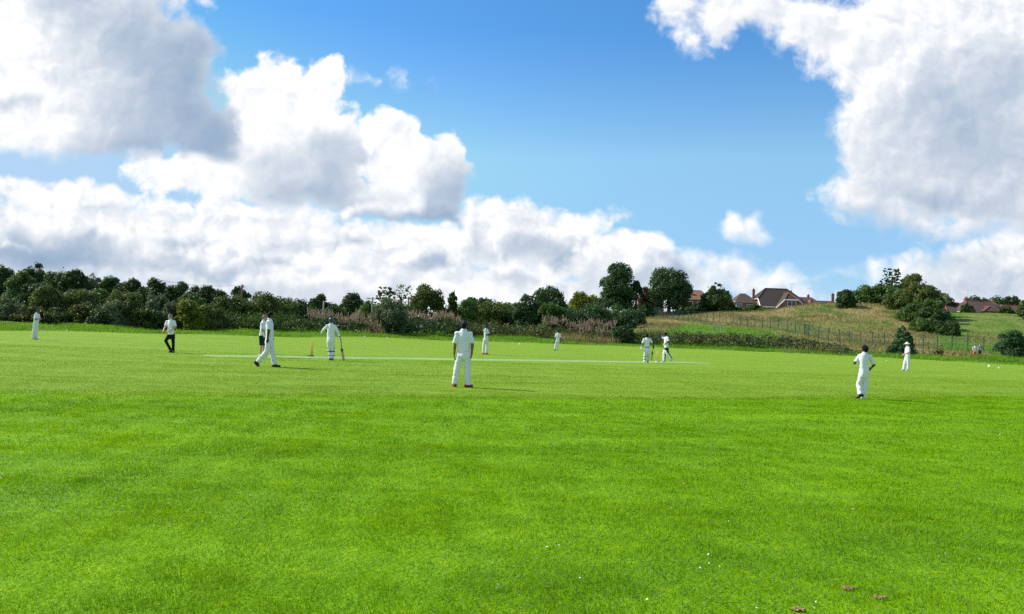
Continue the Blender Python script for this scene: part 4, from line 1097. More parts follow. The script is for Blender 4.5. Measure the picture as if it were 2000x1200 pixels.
    if pads:
        for q in 'ab':
            kn, an = P_['kn'+q], P_['an'+q]
            d = unit(an-kn); pf = unit(f-d*f.dot(d))
            pd = link('pad', sdf_mesh('pad', [cone(kn-d*.16*s+pf*.035*s, kn+pf*.045*s, .070*s, .085*s), cone(kn+pf*.045*s, an+pf*.03*s, .085*s, .074*s)], .011, .02, clips=[(-zu, -.03)]), m_pad, root)
            for t_, rr in ((-.12, .094), (.25, .094), (.72, .088)):
                c_ = kn+(an-kn)*t_+pf*.012
                ring_mb(c_, an if t_ < 0.9 else kn, rr*.94*s, .035*s).build('strap', m_strap, pd, smooth=True)
    if gloves:
        for i, q in enumerate('ab'):
            gm = gloves[i]
            if gm is None: continue
            wr, d, sd, pn = hands[i]
            G = [ellip(wr+d*.05*s, (.062*s, .056*s, .040*s), [d, sd, pn]), cone(wr-d*.05*s, wr+d*.02*s, .050*s, .044*s)]
            for k_ in range(4):
                b0 = wr+d*.085*s+sd*(.036-.024*k_)*s; G += [cone(b0, b0+unit(d+pn*.7)*.055*s, .0165*s, .015*s), cone(b0+unit(d+pn*.7)*.055*s, b0+unit(d+pn*.7)*.055*s+unit(d*.2+pn)*.03*s, .015*s, .014*s)]
            tb = wr+d*.03*s+sd*.045*s; G += [cone(tb, tb+unit(d+sd*.7+pn*.6)*.055*s, .018*s, .015*s)]
            gl = link('glove', sdf_mesh('glove', G, .008, .01), gm, root)
            ring_mb(wr-d*.035*s, wr, .052*s, .03*s).build('wrist_band', m_strap, gl, smooth=True)
    return root, P_, root_loc

def toes(J, q, px, py, dy=0.0): J['to'+q] = (px, py, dy)

# nearest fielder, seen from behind
person('nearest fielder seen from behind in navy cap, arms hanging, maroon shoes', (905, 756.5), 1.76,
       dict(head=(906.9, 636), neck=(906, 646), sha=(893, 652), shb=(918.5, 652), ela=(888.5, 674), wra=(887.3, 692), elb=(922.6, 674), wrb=(921.2, 692),
            hipa=(899, 692), hipb=(912, 692), kna=(892.5, 721), ana=(888.3, 750), knb=(913, 722), anb=(913.2, 751), toa=(887, 751.5, .17), tob=(921.5, 754.3, .05)),
       (0.05, 1), (.25, 1), skin='brown', head_wear='cap', shoe='red', hem=685.5, res=.0105, seed=3)
# walking man in whites
person('dark haired man in whites striding to the right with black trainers', (533, 717), 1.86,
       dict(head=(529.3, 616.6), neck=(526.4, 624), sha=(523.4, 630.5, -.17), shb=(528, 630.5, .17), ela=(524.8, 646.6, -.24), wra=(522.5, 662, -.22), elb=(527, 646, .22), wrb=(531.5, 659, .2),
            hipa=(524.5, 665.5, -.09), hipb=(527.5, 665.5, .09), kna=(522, 686, -.09), ana=(504.5, 706.5, -.08), knb=(532, 690, .08), anb=(536.2, 712, .08), toa=(504.6, 715.2, -.08), tob=(545.8, 715.6, .08), hea=(498.5, 708, -.08)),
       (1, .15), (1, .1), skin='dark', shoe='black', hem=668, res=.011, seed=5, heels=True)
# man in shorts behind him
person('man in white shirt and dark shorts walking behind the striding man', (512, 697.5), 1.78,
       dict(head=(517, 620.5), neck=(514.8, 627), sha=(511.6, 632.5, -.16), shb=(515.2, 632.5, .17), ela=(512.5, 644.5, -.2), wra=(519.5, 650, -.1), elb=(515, 645, .22), wrb=(520, 648, .15),
            hipa=(510.5, 657.5, -.09), hipb=(513.5, 657.5, .09), kna=(510.6, 677.5, -.09), ana=(508.4, 693, -.1), knb=(516, 677, .08), anb=(515.6, 693.5, .08), toa=(513.5, 695.6, -.1), tob=(520.5, 696.2, .08)),
       (1, -.1), (1, -.25), skin='fair', hair_mat=m_greyhair, trousers='short', trouser_mat=m_darkgreen, shoe='white', hem=659, res=.011, seed=7)
# umpire in black trousers
person('umpire in white shirt and black trousers with legs crossed', (335, 689), 1.80,
       dict(head=(332.2, 619), neck=(333, 625), sha=(326.5, 629, .05), shb=(340.5, 628.5, -.05), ela=(323.4, 638, -.05), wra=(319.8, 644, -.25), elb=(342.4, 639, -.08), wrb=(330.5, 646.5, -.3),
            hipa=(330.8, 655, .03), hipb=(337.5, 655, -.03), kna=(323.5, 666, -.2), ana=(333, 683, -.02), knb=(338.2, 670, -.05), anb=(338.4, 685, 0), toa=(330.5, 687.6, -.08), tob=(336.6, 688, -.16)),
       (-.62, -.78), (-.5, -.86), skin='fair', head_wear='bald', hair_mat=m_greyhair, trouser_mat=m_black, shoe='black', hem=653.5, sleeves='short', res=.011, seed=9)
# far fielder at the left
person('distant fielder in whites and cap at the left edge of the field', (68, 663.5), 1.74,
       dict(head=(74.3, 609), neck=(72.2, 613), sha=(69.3, 615.5, -.12), shb=(75.6, 615.5, .12), ela=(69, 623.8, -.2), wra=(75, 624, -.25), elb=(77, 623, .1), wrb=(80, 623, -.1),
            hipa=(68.2, 632, -.05), hipb=(72.4, 632, .06), kna=(66.2, 646, -.06), ana=(64.7, 660, -.05), knb=(71.7, 646, .06), anb=(70.4, 660.6, .06), toa=(67.3, 662.5, -.1), tob=(74.5, 662.8, 0)),
       (.92, -.4), skin='brown', head_wear='cap', shoe='white', hem=632, res=.012, seed=11)
# batsman at the left wicket
bj = dict(head=(646.8, 626.8), neck=(646.8, 632.8), sha=(639.2, 637.2), shb=(654.2, 637.8), ela=(633, 643.4, .12), wra=(629.8, 646.8, .28), elb=(659.6, 648.5), wrb=(664, 659.4, .05),
          hipa=(642.4, 665.2), hipb=(649.8, 665.2), kna=(643, 682.6, .03), ana=(644.6, 699.6), knb=(650, 682.6, .03), anb=(649.2, 700), toa=(643, 702, .14), tob=(650.5, 702, .14))
person('batsman seen from behind in helmet and pads, leaning on his bat', (647, 704), 1.82, bj, (0.05, 1), skin='fair', head_wear='helmet', sleeves='long', shoe='blue', hem=667, pads=True, gloves=(m_pad, m_pad), res=.011, seed=13)
# fielder with hands held out
person('fielder in whites holding both hands out in front, orange-red shoes', (947.5, 692.6), 1.78,
       dict(head=(950.4, 638.6), neck=(949, 643), sha=(946, 646, -.14), shb=(952.2, 645.4, .14), ela=(950.5, 654.6, -.22), wra=(957.5, 654.2, -.2), elb=(955, 653, .12), wrb=(959.6, 653, .02),
            hipa=(946.2, 664.6, -.06), hipb=(951.4, 664.6, .06), kna=(944.6, 678, -.06), ana=(943.6, 689.2, -.05), knb=(951.2, 678, .06), anb=(950.2, 689.2, .06), toa=(947, 691.6, -.1), tob=(953.6, 691.8, 0)),
       (.95, -.3), skin='dark', head_wear='cap', shoe='orange', hem=665, res=.012, seed=15)
# small far fielder
person('smallest fielder in whites far out, dark haired, arms hanging', (1087, 685), 1.78,
       dict(head=(1090.8, 647.4), neck=(1090.2, 651), sha=(1086.6, 653), shb=(1094.4, 653), ela=(1084.8, 660), wra=(1083.2, 665.8), elb=(1095, 660.4), wrb=(1094.8, 666.4),
            hipa=(1087, 666), hipb=(1091, 666), kna=(1085.4, 674.4), ana=(1083.8, 682.2), knb=(1090, 674.6), anb=(1088.8, 682.8), toa=(1082.6, 683.8, .12), tob=(1089.4, 684, .14)),
       (-.2, 1), skin='dark', shoes=('black', 'white'), hem=666, res=.013, seed=17)
# batsman at the right wicket
person('batsman with dark hair and brown belt walking away by the right-hand stumps', (1262, 709), 1.70,
       dict(head=(1263.8, 656), neck=(1263.6, 660.6), sha=(1257.8, 663.6), shb=(1270.2, 663.6), ela=(1254.6, 672), wra=(1253, 678.6), elb=(1274.2, 671), wrb=(1276.2, 677),
            hipa=(1260.4, 683.4), hipb=(1267, 683.4), kna=(1259.8, 694), ana=(1258.8, 705.8), knb=(1266.4, 694), anb=(1265.4, 704.4), toa=(1258.6, 707.2, .14), tob=(1265.4, 706.8, .1)),
       (0.05, 1), skin='brown', shoes=('white', 'black'), hem=678.2, pads=True, gloves=(m_pad, m_navy), belt=True, res=.012, seed=19)
# wicketkeeper pointing
kp = person('wicketkeeper in white tee shirt and dark trousers pointing a gloved hand', (1302, 708.4), 1.80,
       dict(head=(1299.4, 653.6), neck=(1301.2, 658), sha=(1300, 660.6, .17), shb=(1304, 660.8, -.16), ela=(1291.6, 660.6, .2), wra=(1283.5, 659.6, .2), elb=(1306, 667.4, -.2), wrb=(1298.6, 672, -.25),
            hipa=(1300.6, 680.6, .08), hipb=(1302.6, 680.6, -.08), kna=(1298.6, 690, .05), ana=(1297.4, 704.6, .05), knb=(1304.6, 690.4, -.06), anb=(1311.2, 700.6, -.06), toa=(1292.8, 707, 0), tob=(1309.8, 705.6, -.08), heb=(1314, 701.6, -.06)),
       (-1, -.12), skin='dark', trouser_mat=m_navy, shoe='white', hem=679.5, pads=True, gloves=(m_gblue, m_gyel), res=.012, seed=21, heels=True)
# fielder at the right, seen from behind
person('fielder in baggy whites at right seen from behind, one black shoe crossed', (1684.5, 779.6), 1.56,
       dict(head=(1688.4, 682.6), neck=(1689, 690), sha=(1679.6, 695.6, .05), shb=(1699, 696.6, -.02), ela=(1669.4, 709.4, .05), wra=(1674.4, 697, .28), elb=(1706.8, 713, .02), wrb=(1701, 719.4, .2),
            hipa=(1683.6, 730), hipb=(1691.4, 730), kna=(1678, 752, .04), ana=(1680.5, 770.6, -.06), knb=(1690, 753), anb=(1686, 774.4), toa=(1672.4, 777.6, -.02), tob=(1683.6, 777, .12), hea=(1683.6, 771.6, -.08)),
       (-.35, .94), (-.6, .8), skin='dark', shoes=('black', 'white'), hem=738, res=.0105, seed=23, heels=True)
# fielder in the sun hat
person('fielder in whites and white sun hat near the young fir', (1770, 724.6), 1.80,
       dict(head=(1771.8, 672.8), neck=(1773, 677.4), sha=(1771.5, 680.6, .14), shb=(1774.6, 680.6, -.15), ela=(1771, 689, .2), wra=(1766.5, 691.2, .1), elb=(1775.4, 689, -.2), wrb=(1767, 691.8, -.22),
            hipa=(1770.6, 697.4, .07), hipb=(1773.8, 697.4, -.07), kna=(1767, 710, .06), ana=(1765, 721.4, .06), knb=(1774, 710, -.06), anb=(1773.6, 722, -.06), toa=(1761.8, 723.2, 0), tob=(1770, 723.8, -.1)),
       (-.95, -.3), skin='fair', head_wear='sunhat', shoe='white', hem=698, res=.012, seed=25)
# two spectators
person('spectator in white top and orange shorts by the fence', (1903, 696, 97), 1.58,
       dict(head=(1904.8, 674.6), neck=(1904.2, 677.4), sha=(1900.8, 678.8), shb=(1906.8, 678.8), ela=(1900, 683), wra=(1902, 686, -.15), elb=(1907.4, 683), wrb=(1906, 686, -.15),
            hipa=(1902.4, 686.4), hipb=(1905, 686.4), kna=(1902.2, 692), ana=(1902, 697.2), knb=(1905.2, 692), anb=(1905.2, 697.2), toa=(1901, 698, -.12), tob=(1904.6, 698, -.14)),
       (-.5, -.85), skin='fair', trousers='short', trouser_mat=m_orange, shoe='white', hem=687, res=.013, seed=27)
person('spectator in grey shirt with folded arms by the fence', (1914, 696, 97.6), 1.70,
       dict(head=(1914, 672.4), neck=(1914, 675.6), sha=(1910.8, 677.2), shb=(1917.2, 677.2), ela=(1910, 682), wra=(1914.6, 682, -.22), elb=(1918, 682), wrb=(1913, 681.4, -.24),
            hipa=(1912.4, 685.8), hipb=(1915.4, 685.8), kna=(1912.2, 692), ana=(1912, 697.4), knb=(1915.6, 692), anb=(1915.6, 697.4), toa=(1911.6, 698, -.12), tob=(1915, 698, -.14)),
       (-.4, -.9), skin='fair', hair_mat=m_greyhair, shirt_mat=m_check, trouser_mat=m_navy, shoe='black', hem=686.4, res=.013, seed=29)

# ------------------------------------------------------------------ cricket gear
m_willow = simple_mat('willow', (.52, .36, .21), .5, .15, 12)
m_dark_wood = simple_mat('dark_bat_face', (.07, .035, .028), .5, .3, 12)
m_grip = simple_mat('rubber_grip', (.012, .016, .026), .7, .1, 30)
m_stump = simple_mat('stump_wood', (.78, .54, .13), .5, .15, 10)
m_base = simple_mat('stump_base', (.23, .10, .07), .6, .2, 10)
def bat(label, ground_px, Y, top, shoulder, toe, face, wood=m_willow):
    g0 = at(ground_px[0], ground_px[1], Y); root_loc = vec(g0[0], Y, gz(g0[0], Y))
    A, S_, B = [at(q[0], q[1], Y+(q[2] if len(q) > 2 else 0))-root_loc for q in (top, shoulder, toe)]
    root = empty('cricket_bat', root_loc, label, 'cricket bat')
    d = unit(B-S_); n_ = unit(vec(*face, 0)); n_ = unit(n_-d*n_.dot(d)); w = np.cross(d, n_)
    MB().tube([A, A+(S_-A)*.5, S_+d*.03], [.019, .017, .017], 10).build('handle', m_grip, root, smooth=True)
    L = np.linalg.norm(B-S_); prof = [(0, .020, .012), (.05, .045, .018), (.10, .053, .022), (.75, .054, .034), (.93, .054, .026), (.985, .046, .02), (1, .034, .014)]
    mb = MB(); vs = []; fs = []
    for (t_, hw, th) in prof:
        c_ = S_+d*L*t_
        vs += [c_-w*hw+n_*.006, c_+w*hw+n_*.006, c_+w*hw-n_*.010, c_-n_*th, c_-w*hw-n_*.010]
    for i in range(len(prof)-1):
        for k_ in range(5): fs.append((i*5+k_, i*5+(k_+1) % 5, (i+1)*5+(k_+1) % 5, (i+1)*5+k_))
    fs += [(4, 3, 2, 1, 0), tuple(range((len(prof)-1)*5, len(prof)*5))]
    mb.add(vs, fs); bl = mb.build('blade', wood, root)
    c0, c1 = S_+d*L*.10, S_+d*L*.30
    st = MB(); off = n_*.009
    for off in (n_*.0085, ):
        st.add([c0-w*.05+off, c0+w*.05+off, c1+w*.05+off, c1-w*.05+off], [(0, 1, 2, 3)])
    vs = []
    for c_ in (c0, c1): vs += [c_-w*.056-n_*.009, c_-n_*.037, c_+w*.056-n_*.009]
    st.add(vs, [(0, 1, 4, 3), (1, 2, 5, 4)])
    st.build('sticker', m_dark_wood, bl)
    return root
bat('bat with dark upper blade standing under the gloved hand of the left batsman', (668, 704), on_ground(647, 704)[1], (665.4, 660.6, .02), (667.2, 679.6), (671.2, 703.9), (.35, -.94))
bat('pale wooden bat hanging from the right-hand batsman', (1274, 708), on_ground(1262, 709)[1], (1276.4, 678), (1274.4, 687), (1272.4, 704.6), (.2, -.98))
def wicket(label, gpx, end_on, h=.711, with_base=True):
    g0 = on_ground(*gpx); root = empty('stumps', (g0[0], g0[1], 0), label, 'stumps')
    ang = math.atan2(pn_[1], pn_[0]) if not end_on else end_on
    u = vec(math.cos(ang), math.sin(ang), 0)
    for i in (-1, 0, 1):
        p = u*i*.094
        MB().tube([p+vec(0, 0, .02), p+vec(0, 0, h-.01), p+vec(0, 0, h)], [.019, .019, .014], 10).build('stump', m_stump, root, smooth=True)
    for i in (-1, 1):
        p = u*i*.047+vec(0, 0, h+.008)
        MB().tube([p-u*.054, p-u*.02, p+u*.02, p+u*.054], [.006, .011, .011, .006], 8).build('bail', m_stump, root, smooth=True)
    b_ = MB(); b_.box((0, 0, .035), (.30, .10, .07), ang)
    if with_base: b_.box((-.17, .05, .03), (.16, .09, .055), ang+.4)
    b_.build('base', m_base if with_base else m_white, root, bevel=.01)
    return root
wicket('yellow stumps at the left end seen edge-on, on a brown base', (608.5, 696.6), math.atan2(.99, .14))
wicket('yellow three-stump wicket at the right end of the pitch', (1284.5, 708), math.atan2(-.35, .94)+math.pi/2-.6, with_base=False)

# boundary markers: little white plastic flags on the turf
m_marker = simple_mat('marker_plastic', (.62, .63, .64), .5, .03, 5)
names = ['nearest the far left fielder', 'left of the man in dark shorts', 'right of the left batsman', 'below the sage green willow', 'left of the nearest fielder', 'right of the fielder holding out his hands',
         'in front of the long bramble thicket', 'at the end of the long bramble thicket', 'left of the fielder in the sun hat', 'right of the two spectators', 'closest to the right border']
for nm, (px, py) in zip(names, [(131, 649.5), (492, 660), (712, 663), (756, 664.5), (799, 663.5), (1014, 673.5), (1414, 685.5), (1571, 695), (1732, 705.5), (1931, 717), (1951, 719.5)]):
    g0 = on_ground(px, py); mb = MB(); a = px
    mb.tube([(0, 0, 0), (0, 0, .04), (0, 0, .09)], [.085, .07, .03], 12)
    co, si = math.cos(a), math.sin(a)
    mb.add([(-.075*co, -.075*si, .03), (.075*co, .075*si, .03), (.06*co+.05*si, .06*si-.05*co, .17), (-.06*co+.05*si, -.06*si-.05*co, .15)], [(0, 1, 2, 3), (3, 2, 1, 0)])
    o = mb.build('boundary_marker', m_marker, None, (g0[0], g0[1], gz(g0[0], g0[1])+.01))
    tag(o, 'small white boundary marker '+nm, 'boundary marker', 'white markers along the boundary')

# worm casts and mole scrapes in the lawn, dandelions, clover
m_soil = simple_mat('dry_soil', (.27, .185, .085), .95, .3, 30, .01, .05)
for lab, (px, py), r_ in (('largest crumbly brown soil heap in the near grass', (1657, 1153), .030), ('smaller brown soil heap right of the largest one', (1720, 1171), .026), ('brown soil heap cut by the lower photo border', (1563, 1194), .026)):
    g0 = on_ground(px, py); rg = np.random.default_rng(int(px)); pr = []
    for i in range(9): pr.append(ellip((rg.normal(0, r_*.6), rg.normal(0, r_*.35), r_*.18), (r_*rg.uniform(.3, .6), r_*rg.uniform(.3, .6), r_*rg.uniform(.2, .55))))
    o = link('soil_heap', sdf_mesh('soil_heap', pr, r_*.12, r_*.15, clips=[((0, 0, -1), .0)], wrinkle=r_*.06, wfreq=2.2/r_, seed=int(px)), m_soil, None, (g0[0], g0[1], 0.006 if r_ < .06 else -.006))
    tag(o, lab, 'soil heap', None)

m_dand = simple_mat('dandelion_petals', (.75, .42, .01), .8, .2, 60)
for lab, (px, py) in (('yellow dandelion right of centre in the near grass', (1335, 953)), ('small yellow dandelion far right of the middle of the near grass', (1735, 869)), ('small yellow dandelion just below the paler outfield', (1397, 872))):
    g0 = on_ground(px, py); r = empty('dandelion', (g0[0], g0[1], 0), lab, 'flower')
    MB().tube([(0, 0, 0), (.003, 0, .022), (.004, 0, .040)], [.0022, .002, .002], 6).build('stem', m_clover, r)
    fl = MB(); 
    for ring, (rr, zz, nn) in enumerate(((.017, .041, 14), (.012, .046, 11), (.007, .049, 7))):
        for i in range(nn):
            a = i*2*math.pi/nn+ring*.3; d = vec(math.cos(a), math.sin(a), 0); e = vec(-d[1], d[0], 0)*.0028; c_ = vec(.004, 0, .040)
            fl.add([c_-e*.5, c_+d*rr*.7-e+vec(0, 0, zz-.042), c_+d*rr+vec(0, 0, zz-.041), c_+d*rr*.7+e+vec(0, 0, zz-.042)], [(0, 1, 2, 3)])
    fl.build('flower_head', m_dand, r)
# ------------------------------------------------------------------ houses
def brick_mat(name, a, b_, mortar, sx=.225, sy=.075):
    m, t, b = new_mat(name); p = objpos(t); x, y, z = xyz(t, p)
    n = t.nodes.new('ShaderNodeTexBrick'); n.inputs['Scale'].default_value = 1.0
    n.inputs['Brick Width'].default_value = sx; n.inputs['Row Height'].default_value = sy; n.inputs['Mortar Size'].default_value = .010
    n.inputs['Color1'].default_value = (*a, 1); n.inputs['Color2'].default_value = (*b_, 1); n.inputs['Mortar'].default_value = (*mortar, 1)
    v = comb(t, x+y, z, 0.0); t.links.new(v.k, n.inputs['Vector'])
    c = mixc(t, noise(t, p, .8, 4, .6).step(.35, .7, 0, .35), X(t, n.outputs[0]), (a[0]*.6, a[1]*.6, a[2]*.6))
    t.links.new(c.k, b.inputs['Base Color']); b.inputs['Roughness'].default_value = .85
    return m
def tile_mat(name, a, b_):
    m, t, b = new_mat(name); p = objpos(t); x, y, z = xyz(t, p)
    row = (z*5.5)._m('FRACT', z*5.5)
    n = noise(t, p, 2.2, 5, .65); n2_ = noise(t, vmath(t, 'MULTIPLY', p, (4, 4, 6)), 1.0, 2, .6)
    c = mixc(t, (n*.6+n2_*.5).step(.35, .75), a, b_)
    c = mixc(t, row.step(.80, 1.0, 0, .5), c, (a[0]*.45, a[1]*.45, a[2]*.45))
    t.links.new(c.k, b.inputs['Base Color']); b.inputs['Roughness'].default_value = .8
    bump(t, b, row, .05, .5)
    return m
m_brick = brick_mat('red_brick', (.17, .06, .035), (.23, .085, .045), (.30, .26, .22))
m_brick_lit = brick_mat('sunlit_brick', (.38, .14, .065), (.46, .18, .085), (.38, .32, .26))  # brighter copy of the red brick: sunlight on the end wall put into the colour
m_tile_dark = tile_mat('brown_tiles', (.050, .037, .033), (.085, .062, .054))
m_tile_red = tile_mat('red_brown_tiles', (.070, .046, .038), (.115, .075, .060))
m_tile_or = tile_mat('orange_tiles', (.19, .095, .062), (.27, .14, .09))
m_ridge = simple_mat('ridge_tiles', (.24, .09, .055), .8, .2, 3)
m_fascia = simple_mat('white_fascia', (.56, .57, .57), .5, .06, 3)
m_greyfascia = simple_mat('grey_fascia', (.42, .43, .44), .5, .06, 3)
m_pvc = simple_mat('white_pvc', (.78, .78, .77), .4, .04, 3)
m_glass, t, b = new_mat('window_glass'); b.inputs['Base Color'].default_value = (.035, .045, .055, 1); b.inputs['Roughness'].default_value = .08; b.inputs['Specular IOR Level'].default_value = .8
m_pot = simple_mat('clay_pot', (.36, .15, .08), .8, .1, 5)
m_aerial = simple_mat('aerial_metal', (.30, .31, .33), .4, .1, 5); 

def house_root(px, Y, label, rz=0.0, name='house'):
    p = at(px, 600, Y); g = gz(p[0], Y); r = empty(name, (p[0], Y, g), label, 'house'); r.rotation_euler = (0, 0, rz); return r, g
def hz_(px, py, Y, g): return at(px, py, Y)[2]-g
def slab(mb, pts, th=.12):
    """a roof plane with thickness from an ordered polygon"""
    P_ = [vec(*p) for p in pts]; n = unit(np.cross(P_[1]-P_[0], P_[2]-P_[0]))
    if n[2] < 0: n = -n; P_ = P_[::-1]
    k_ = len(P_); vs = [p for p in P_]+[p-n*th for p in P_]
    fs = [tuple(range(k_)), tuple(range(2*k_-1, k_-1, -1))]+[(i, i+k_, (i+1) % k_+k_, (i+1) % k_) for i in range(k_)]
    mb.add(vs, fs)
def hip_roof(root, w, d, ze, zr, ridge, mat, x0=0, y0=0, over=.35, ridge_mat=None, along='x'):
    """hipped roof over a w x d plan centred at x0,y0: eaves at ze, ridge of that length at zr"""
    W_, D_ = w/2+over, d/2+over; r = ridge/2
    def q(x, y, z): return (x0+x, y0+y, z)
    if along == 'x':
        A, B, C_, E = q(-W_, -D_, ze), q(W_, -D_, ze), q(W_, D_, ze), q(-W_, D_, ze); R1, R2 = q(-r, 0, zr), q(r, 0, zr)
        planes = [[A, B, R2, R1], [B, C_, R2], [C_, E, R1, R2], [E, A, R1]]; hips = [(A, R1), (E, R1), (B, R2), (C_, R2), (R1, R2)]
    else:
        A, B, C_, E = q(-W_, -D_, ze), q(W_, -D_, ze), q(W_, D_, ze), q(-W_, D_, ze); R1, R2 = q(0, -r, zr), q(0, r, zr)
        planes = [[A, B, R1], [B, C_, R2, R1], [C_, E, R2], [E, A, R1, R2]]; hips = [(A, R1), (B, R1), (C_, R2), (E, R2), (R1, R2)]
    mb = MB()
    for pl_ in planes: slab(mb, pl_)
    roof = mb.build('roof', mat, root)
    if ridge_mat:
        rb = MB()
        for a, b in hips: rb.tube([vec(*a)+vec(0, 0, .04), vec(*b)+vec(0, 0, .04)], .12, 6)
        rb.build('ridge_tiles', ridge_mat, roof)
    return roof
def gutter(root, w, d, ze, mat, x0=0, y0=0, over=.35):
    mb = MB(); W_, D_ = w/2+over, d/2+over
    mb.box((x0, y0-D_-.04, ze-.14), (2*W_+.16, .06, .2)); mb.box((x0, y0+D_+.04, ze-.14), (2*W_+.16, .06, .2))
    mb.box((x0-W_-.04, y0, ze-.14), (.06, 2*D_-.0, .2)); mb.box((x0+W_+.04, y0, ze-.14), (.06, 2*D_-.0, .2))
    mb.build('fascia', mat, root)
def window(root, c, w, h, panes=2, yout=0.0):
    x, y, z = c; fr = MB(); t_ = .09
    fr.box((x, y, z+h/2-t_/2), (w, .10, t_)); fr.box((x, y, z-h/2+t_/2), (w, .10, t_))
    for i in range(panes+1):
        xx = x-w/2+t_/2+(w-t_)*i/panes; fr.box((xx, y, z), (t_, .094, h-2*t_))
    f_ = fr.build('window', m_pvc, root)
    MB().box((x, y+.02, z), (w-.02, .03, h-.02)).build('pane', m_glass, f_)
    MB().box((x, y-.07, z-h/2-.05), (w+.2, .2, .07)).build('sill', m_pvc, f_)
def chimney(root, c, zb, zt, w=.75, d=.6, pots=2, aerial=False):
    x, y = c; mb = MB(); mb.box((x, y, (zb+zt)/2), (w, d, zt-zb)); mb.box((x, y, zt-.16), (w+.14, d+.14, .16)); mb.box((x, y, zt+.06), (w+.06, d+.06, .12))
    ch = mb.build('chimney', m_brick, root)
    for i in range(pots):
        xx = x+(i-(pots-1)/2)*.34; MB().tube([(xx, y, zt+.1), (xx, y, zt+.5), (xx, y, zt+.56)], [.14, .11, .13], 10).build('chimney_pot', m_pot, ch, smooth=True)
    if aerial:
        ab = MB(); ab.tube([(x+w/2-.05, y, zt-.6), (x+w/2-.05, y, zt+2.3)], .03, 6); ab.tube([(x+w/2-.9, y, zt+2.2), (x+w/2+.9, y, zt+2.2)], .022, 6)
        for i in range(7): ab.tube([(x+w/2-.8+.26*i, y-.32, zt+2.2), (x+w/2-.8+.26*i, y+.32, zt+2.2)], .016, 5)
        ab.build('aerial', m_aerial, ch)
    return ch

# the big chalet bungalow
Y = 205
r, g = house_root(1521, Y, 'big chalet house with dark brown roof and a half-hipped brick gable facing the field')
S = Y/FPX
def lx(px): return at(px, 600, Y)[0]-at(1521, 600, Y)[0]
ze = hz_(1480, 600, Y, g); zr = hz_(1515, 564.5, Y, g); zg = hz_(1468, 583.5, Y, g)
xl, xr = lx(1475), lx(1574); D2 = 5.0
wb = MB(); wb.box(((xl+xr)/2, 0, (ze-.6)/2), (xr-xl-.4, 2*D2-.4, ze+.6-.05))
# brick end wall rising into the half-hipped left gable
wb.add([(xl+.15, -D2+.4, ze-.1), (xl+.15, D2-.4, ze-.1), (xl+.15, 1.6, zg+.4), (xl+.15, -1.6, zg+.4), (xl+.6, -D2+.4, ze-.1), (xl+.6, D2-.4, ze-.1), (xl+.6, 1.6, zg+.4), (xl+.6, -1.6, zg+.4)],
       [(0, 3, 2, 1), (4, 5, 6, 7), (0, 1, 5, 4), (1, 2, 6, 5), (2, 3, 7, 6), (3, 0, 4, 7)])
wb.build('wall', m_brick_lit, r)
R1, R2 = (lx(1494), 0, zr), (lx(1536), 0, zr)
fr_ = (zg-ze)/(zr-ze); yg = D2*(1-fr_)+.3*(1-fr_)
A, B, C_, E = (xl-.2, -D2-.3, ze), (xr+.2, -D2-.3, ze), (xr+.2, D2+.3, ze), (xl-.2, D2+.3, ze)
G1, G2 = (xl-.2, -yg, zg), (xl-.2, yg, zg)
mb = MB()
for pl_ in ([A, B, R2, R1, G1], [B, C_, R2], [C_, E, G2, R1, R2], [G1, R1, G2]): slab(mb, pl_)
roof = mb.build('roof', m_tile_dark, r)
rb = MB()
for a, b_ in ((G1, R1), (G2, R1), (B, R2), (C_, R2), (R1, R2)): rb.tube([vec(*a)+vec(0, 0, .05), vec(*b_)+vec(0, 0, .05)], .12, 6)
rb.build('ridge_tiles', m_tile_dark, roof)
bb = MB()
for a, b_ in ((A, G1), (E, G2), (G1, G2)): bb.tube([vec(*a)+vec(-.06, 0, -.15), vec(*b_)+vec(-.06, 0, -.15)], .16, 4)
bb.tube([vec(*A)+vec(0, -.08, -.12), vec(lx(1500), -D2-.38, ze-.12)], .11, 4)
bb.build('bargeboard', m_fascia, r)
# front gable wing
yf = -D2-1.6; gx0, gx1 = lx(1498), lx(1557); pk = lx(1527); zp = hz_(1527, 571.5, Y-6, g); zh = hz_(1527, 585.3, Y-6, g); zl = ze-.35
hx0, hx1 = lx(1514.5), lx(1541)
w2 = MB(); w2.add([(gx0+.5, yf, -.6), (gx1-.5, yf, -.6), (gx1-.5, yf, zl+.35), (hx1-.05, yf, zh-.1), (hx0+.05, yf, zh-.1), (gx0+.5, yf, zl+.35)] + [(gx0+.5, yf+.35, -.6), (gx1-.5, yf+.35, -.6), (gx1-.5, yf+.35, zl+.35), (hx1-.05, yf+.35, zh-.1), (hx0+.05, yf+.35, zh-.1), (gx0+.5, yf+.35, zl+.35)],
              [(0, 1, 2, 3, 4, 5), (11, 10, 9, 8, 7, 6)]+[(i, i+6, (i+1) % 6+6, (i+1) % 6) for i in range(6)])
w2.build('gable_wall', m_brick, r)
bk = 0.2; ypk = yf+2.0
mb = MB()
slab(mb, [(gx0, yf-.3, zl), (hx0, yf-.3, zh), (pk, ypk, zp), (pk, bk, zp), (gx0, bk, zl)]); slab(mb, [(gx1, yf-.3, zl), (hx1, yf-.3, zh), (pk, ypk, zp), (pk, bk, zp), (gx1, bk, zl)])
slab(mb, [(hx0, yf-.3, zh), (hx1, yf-.3, zh), (pk, ypk, zp)])
gr_ = mb.build('gable_roof', m_tile_dark, r)
rb = MB()
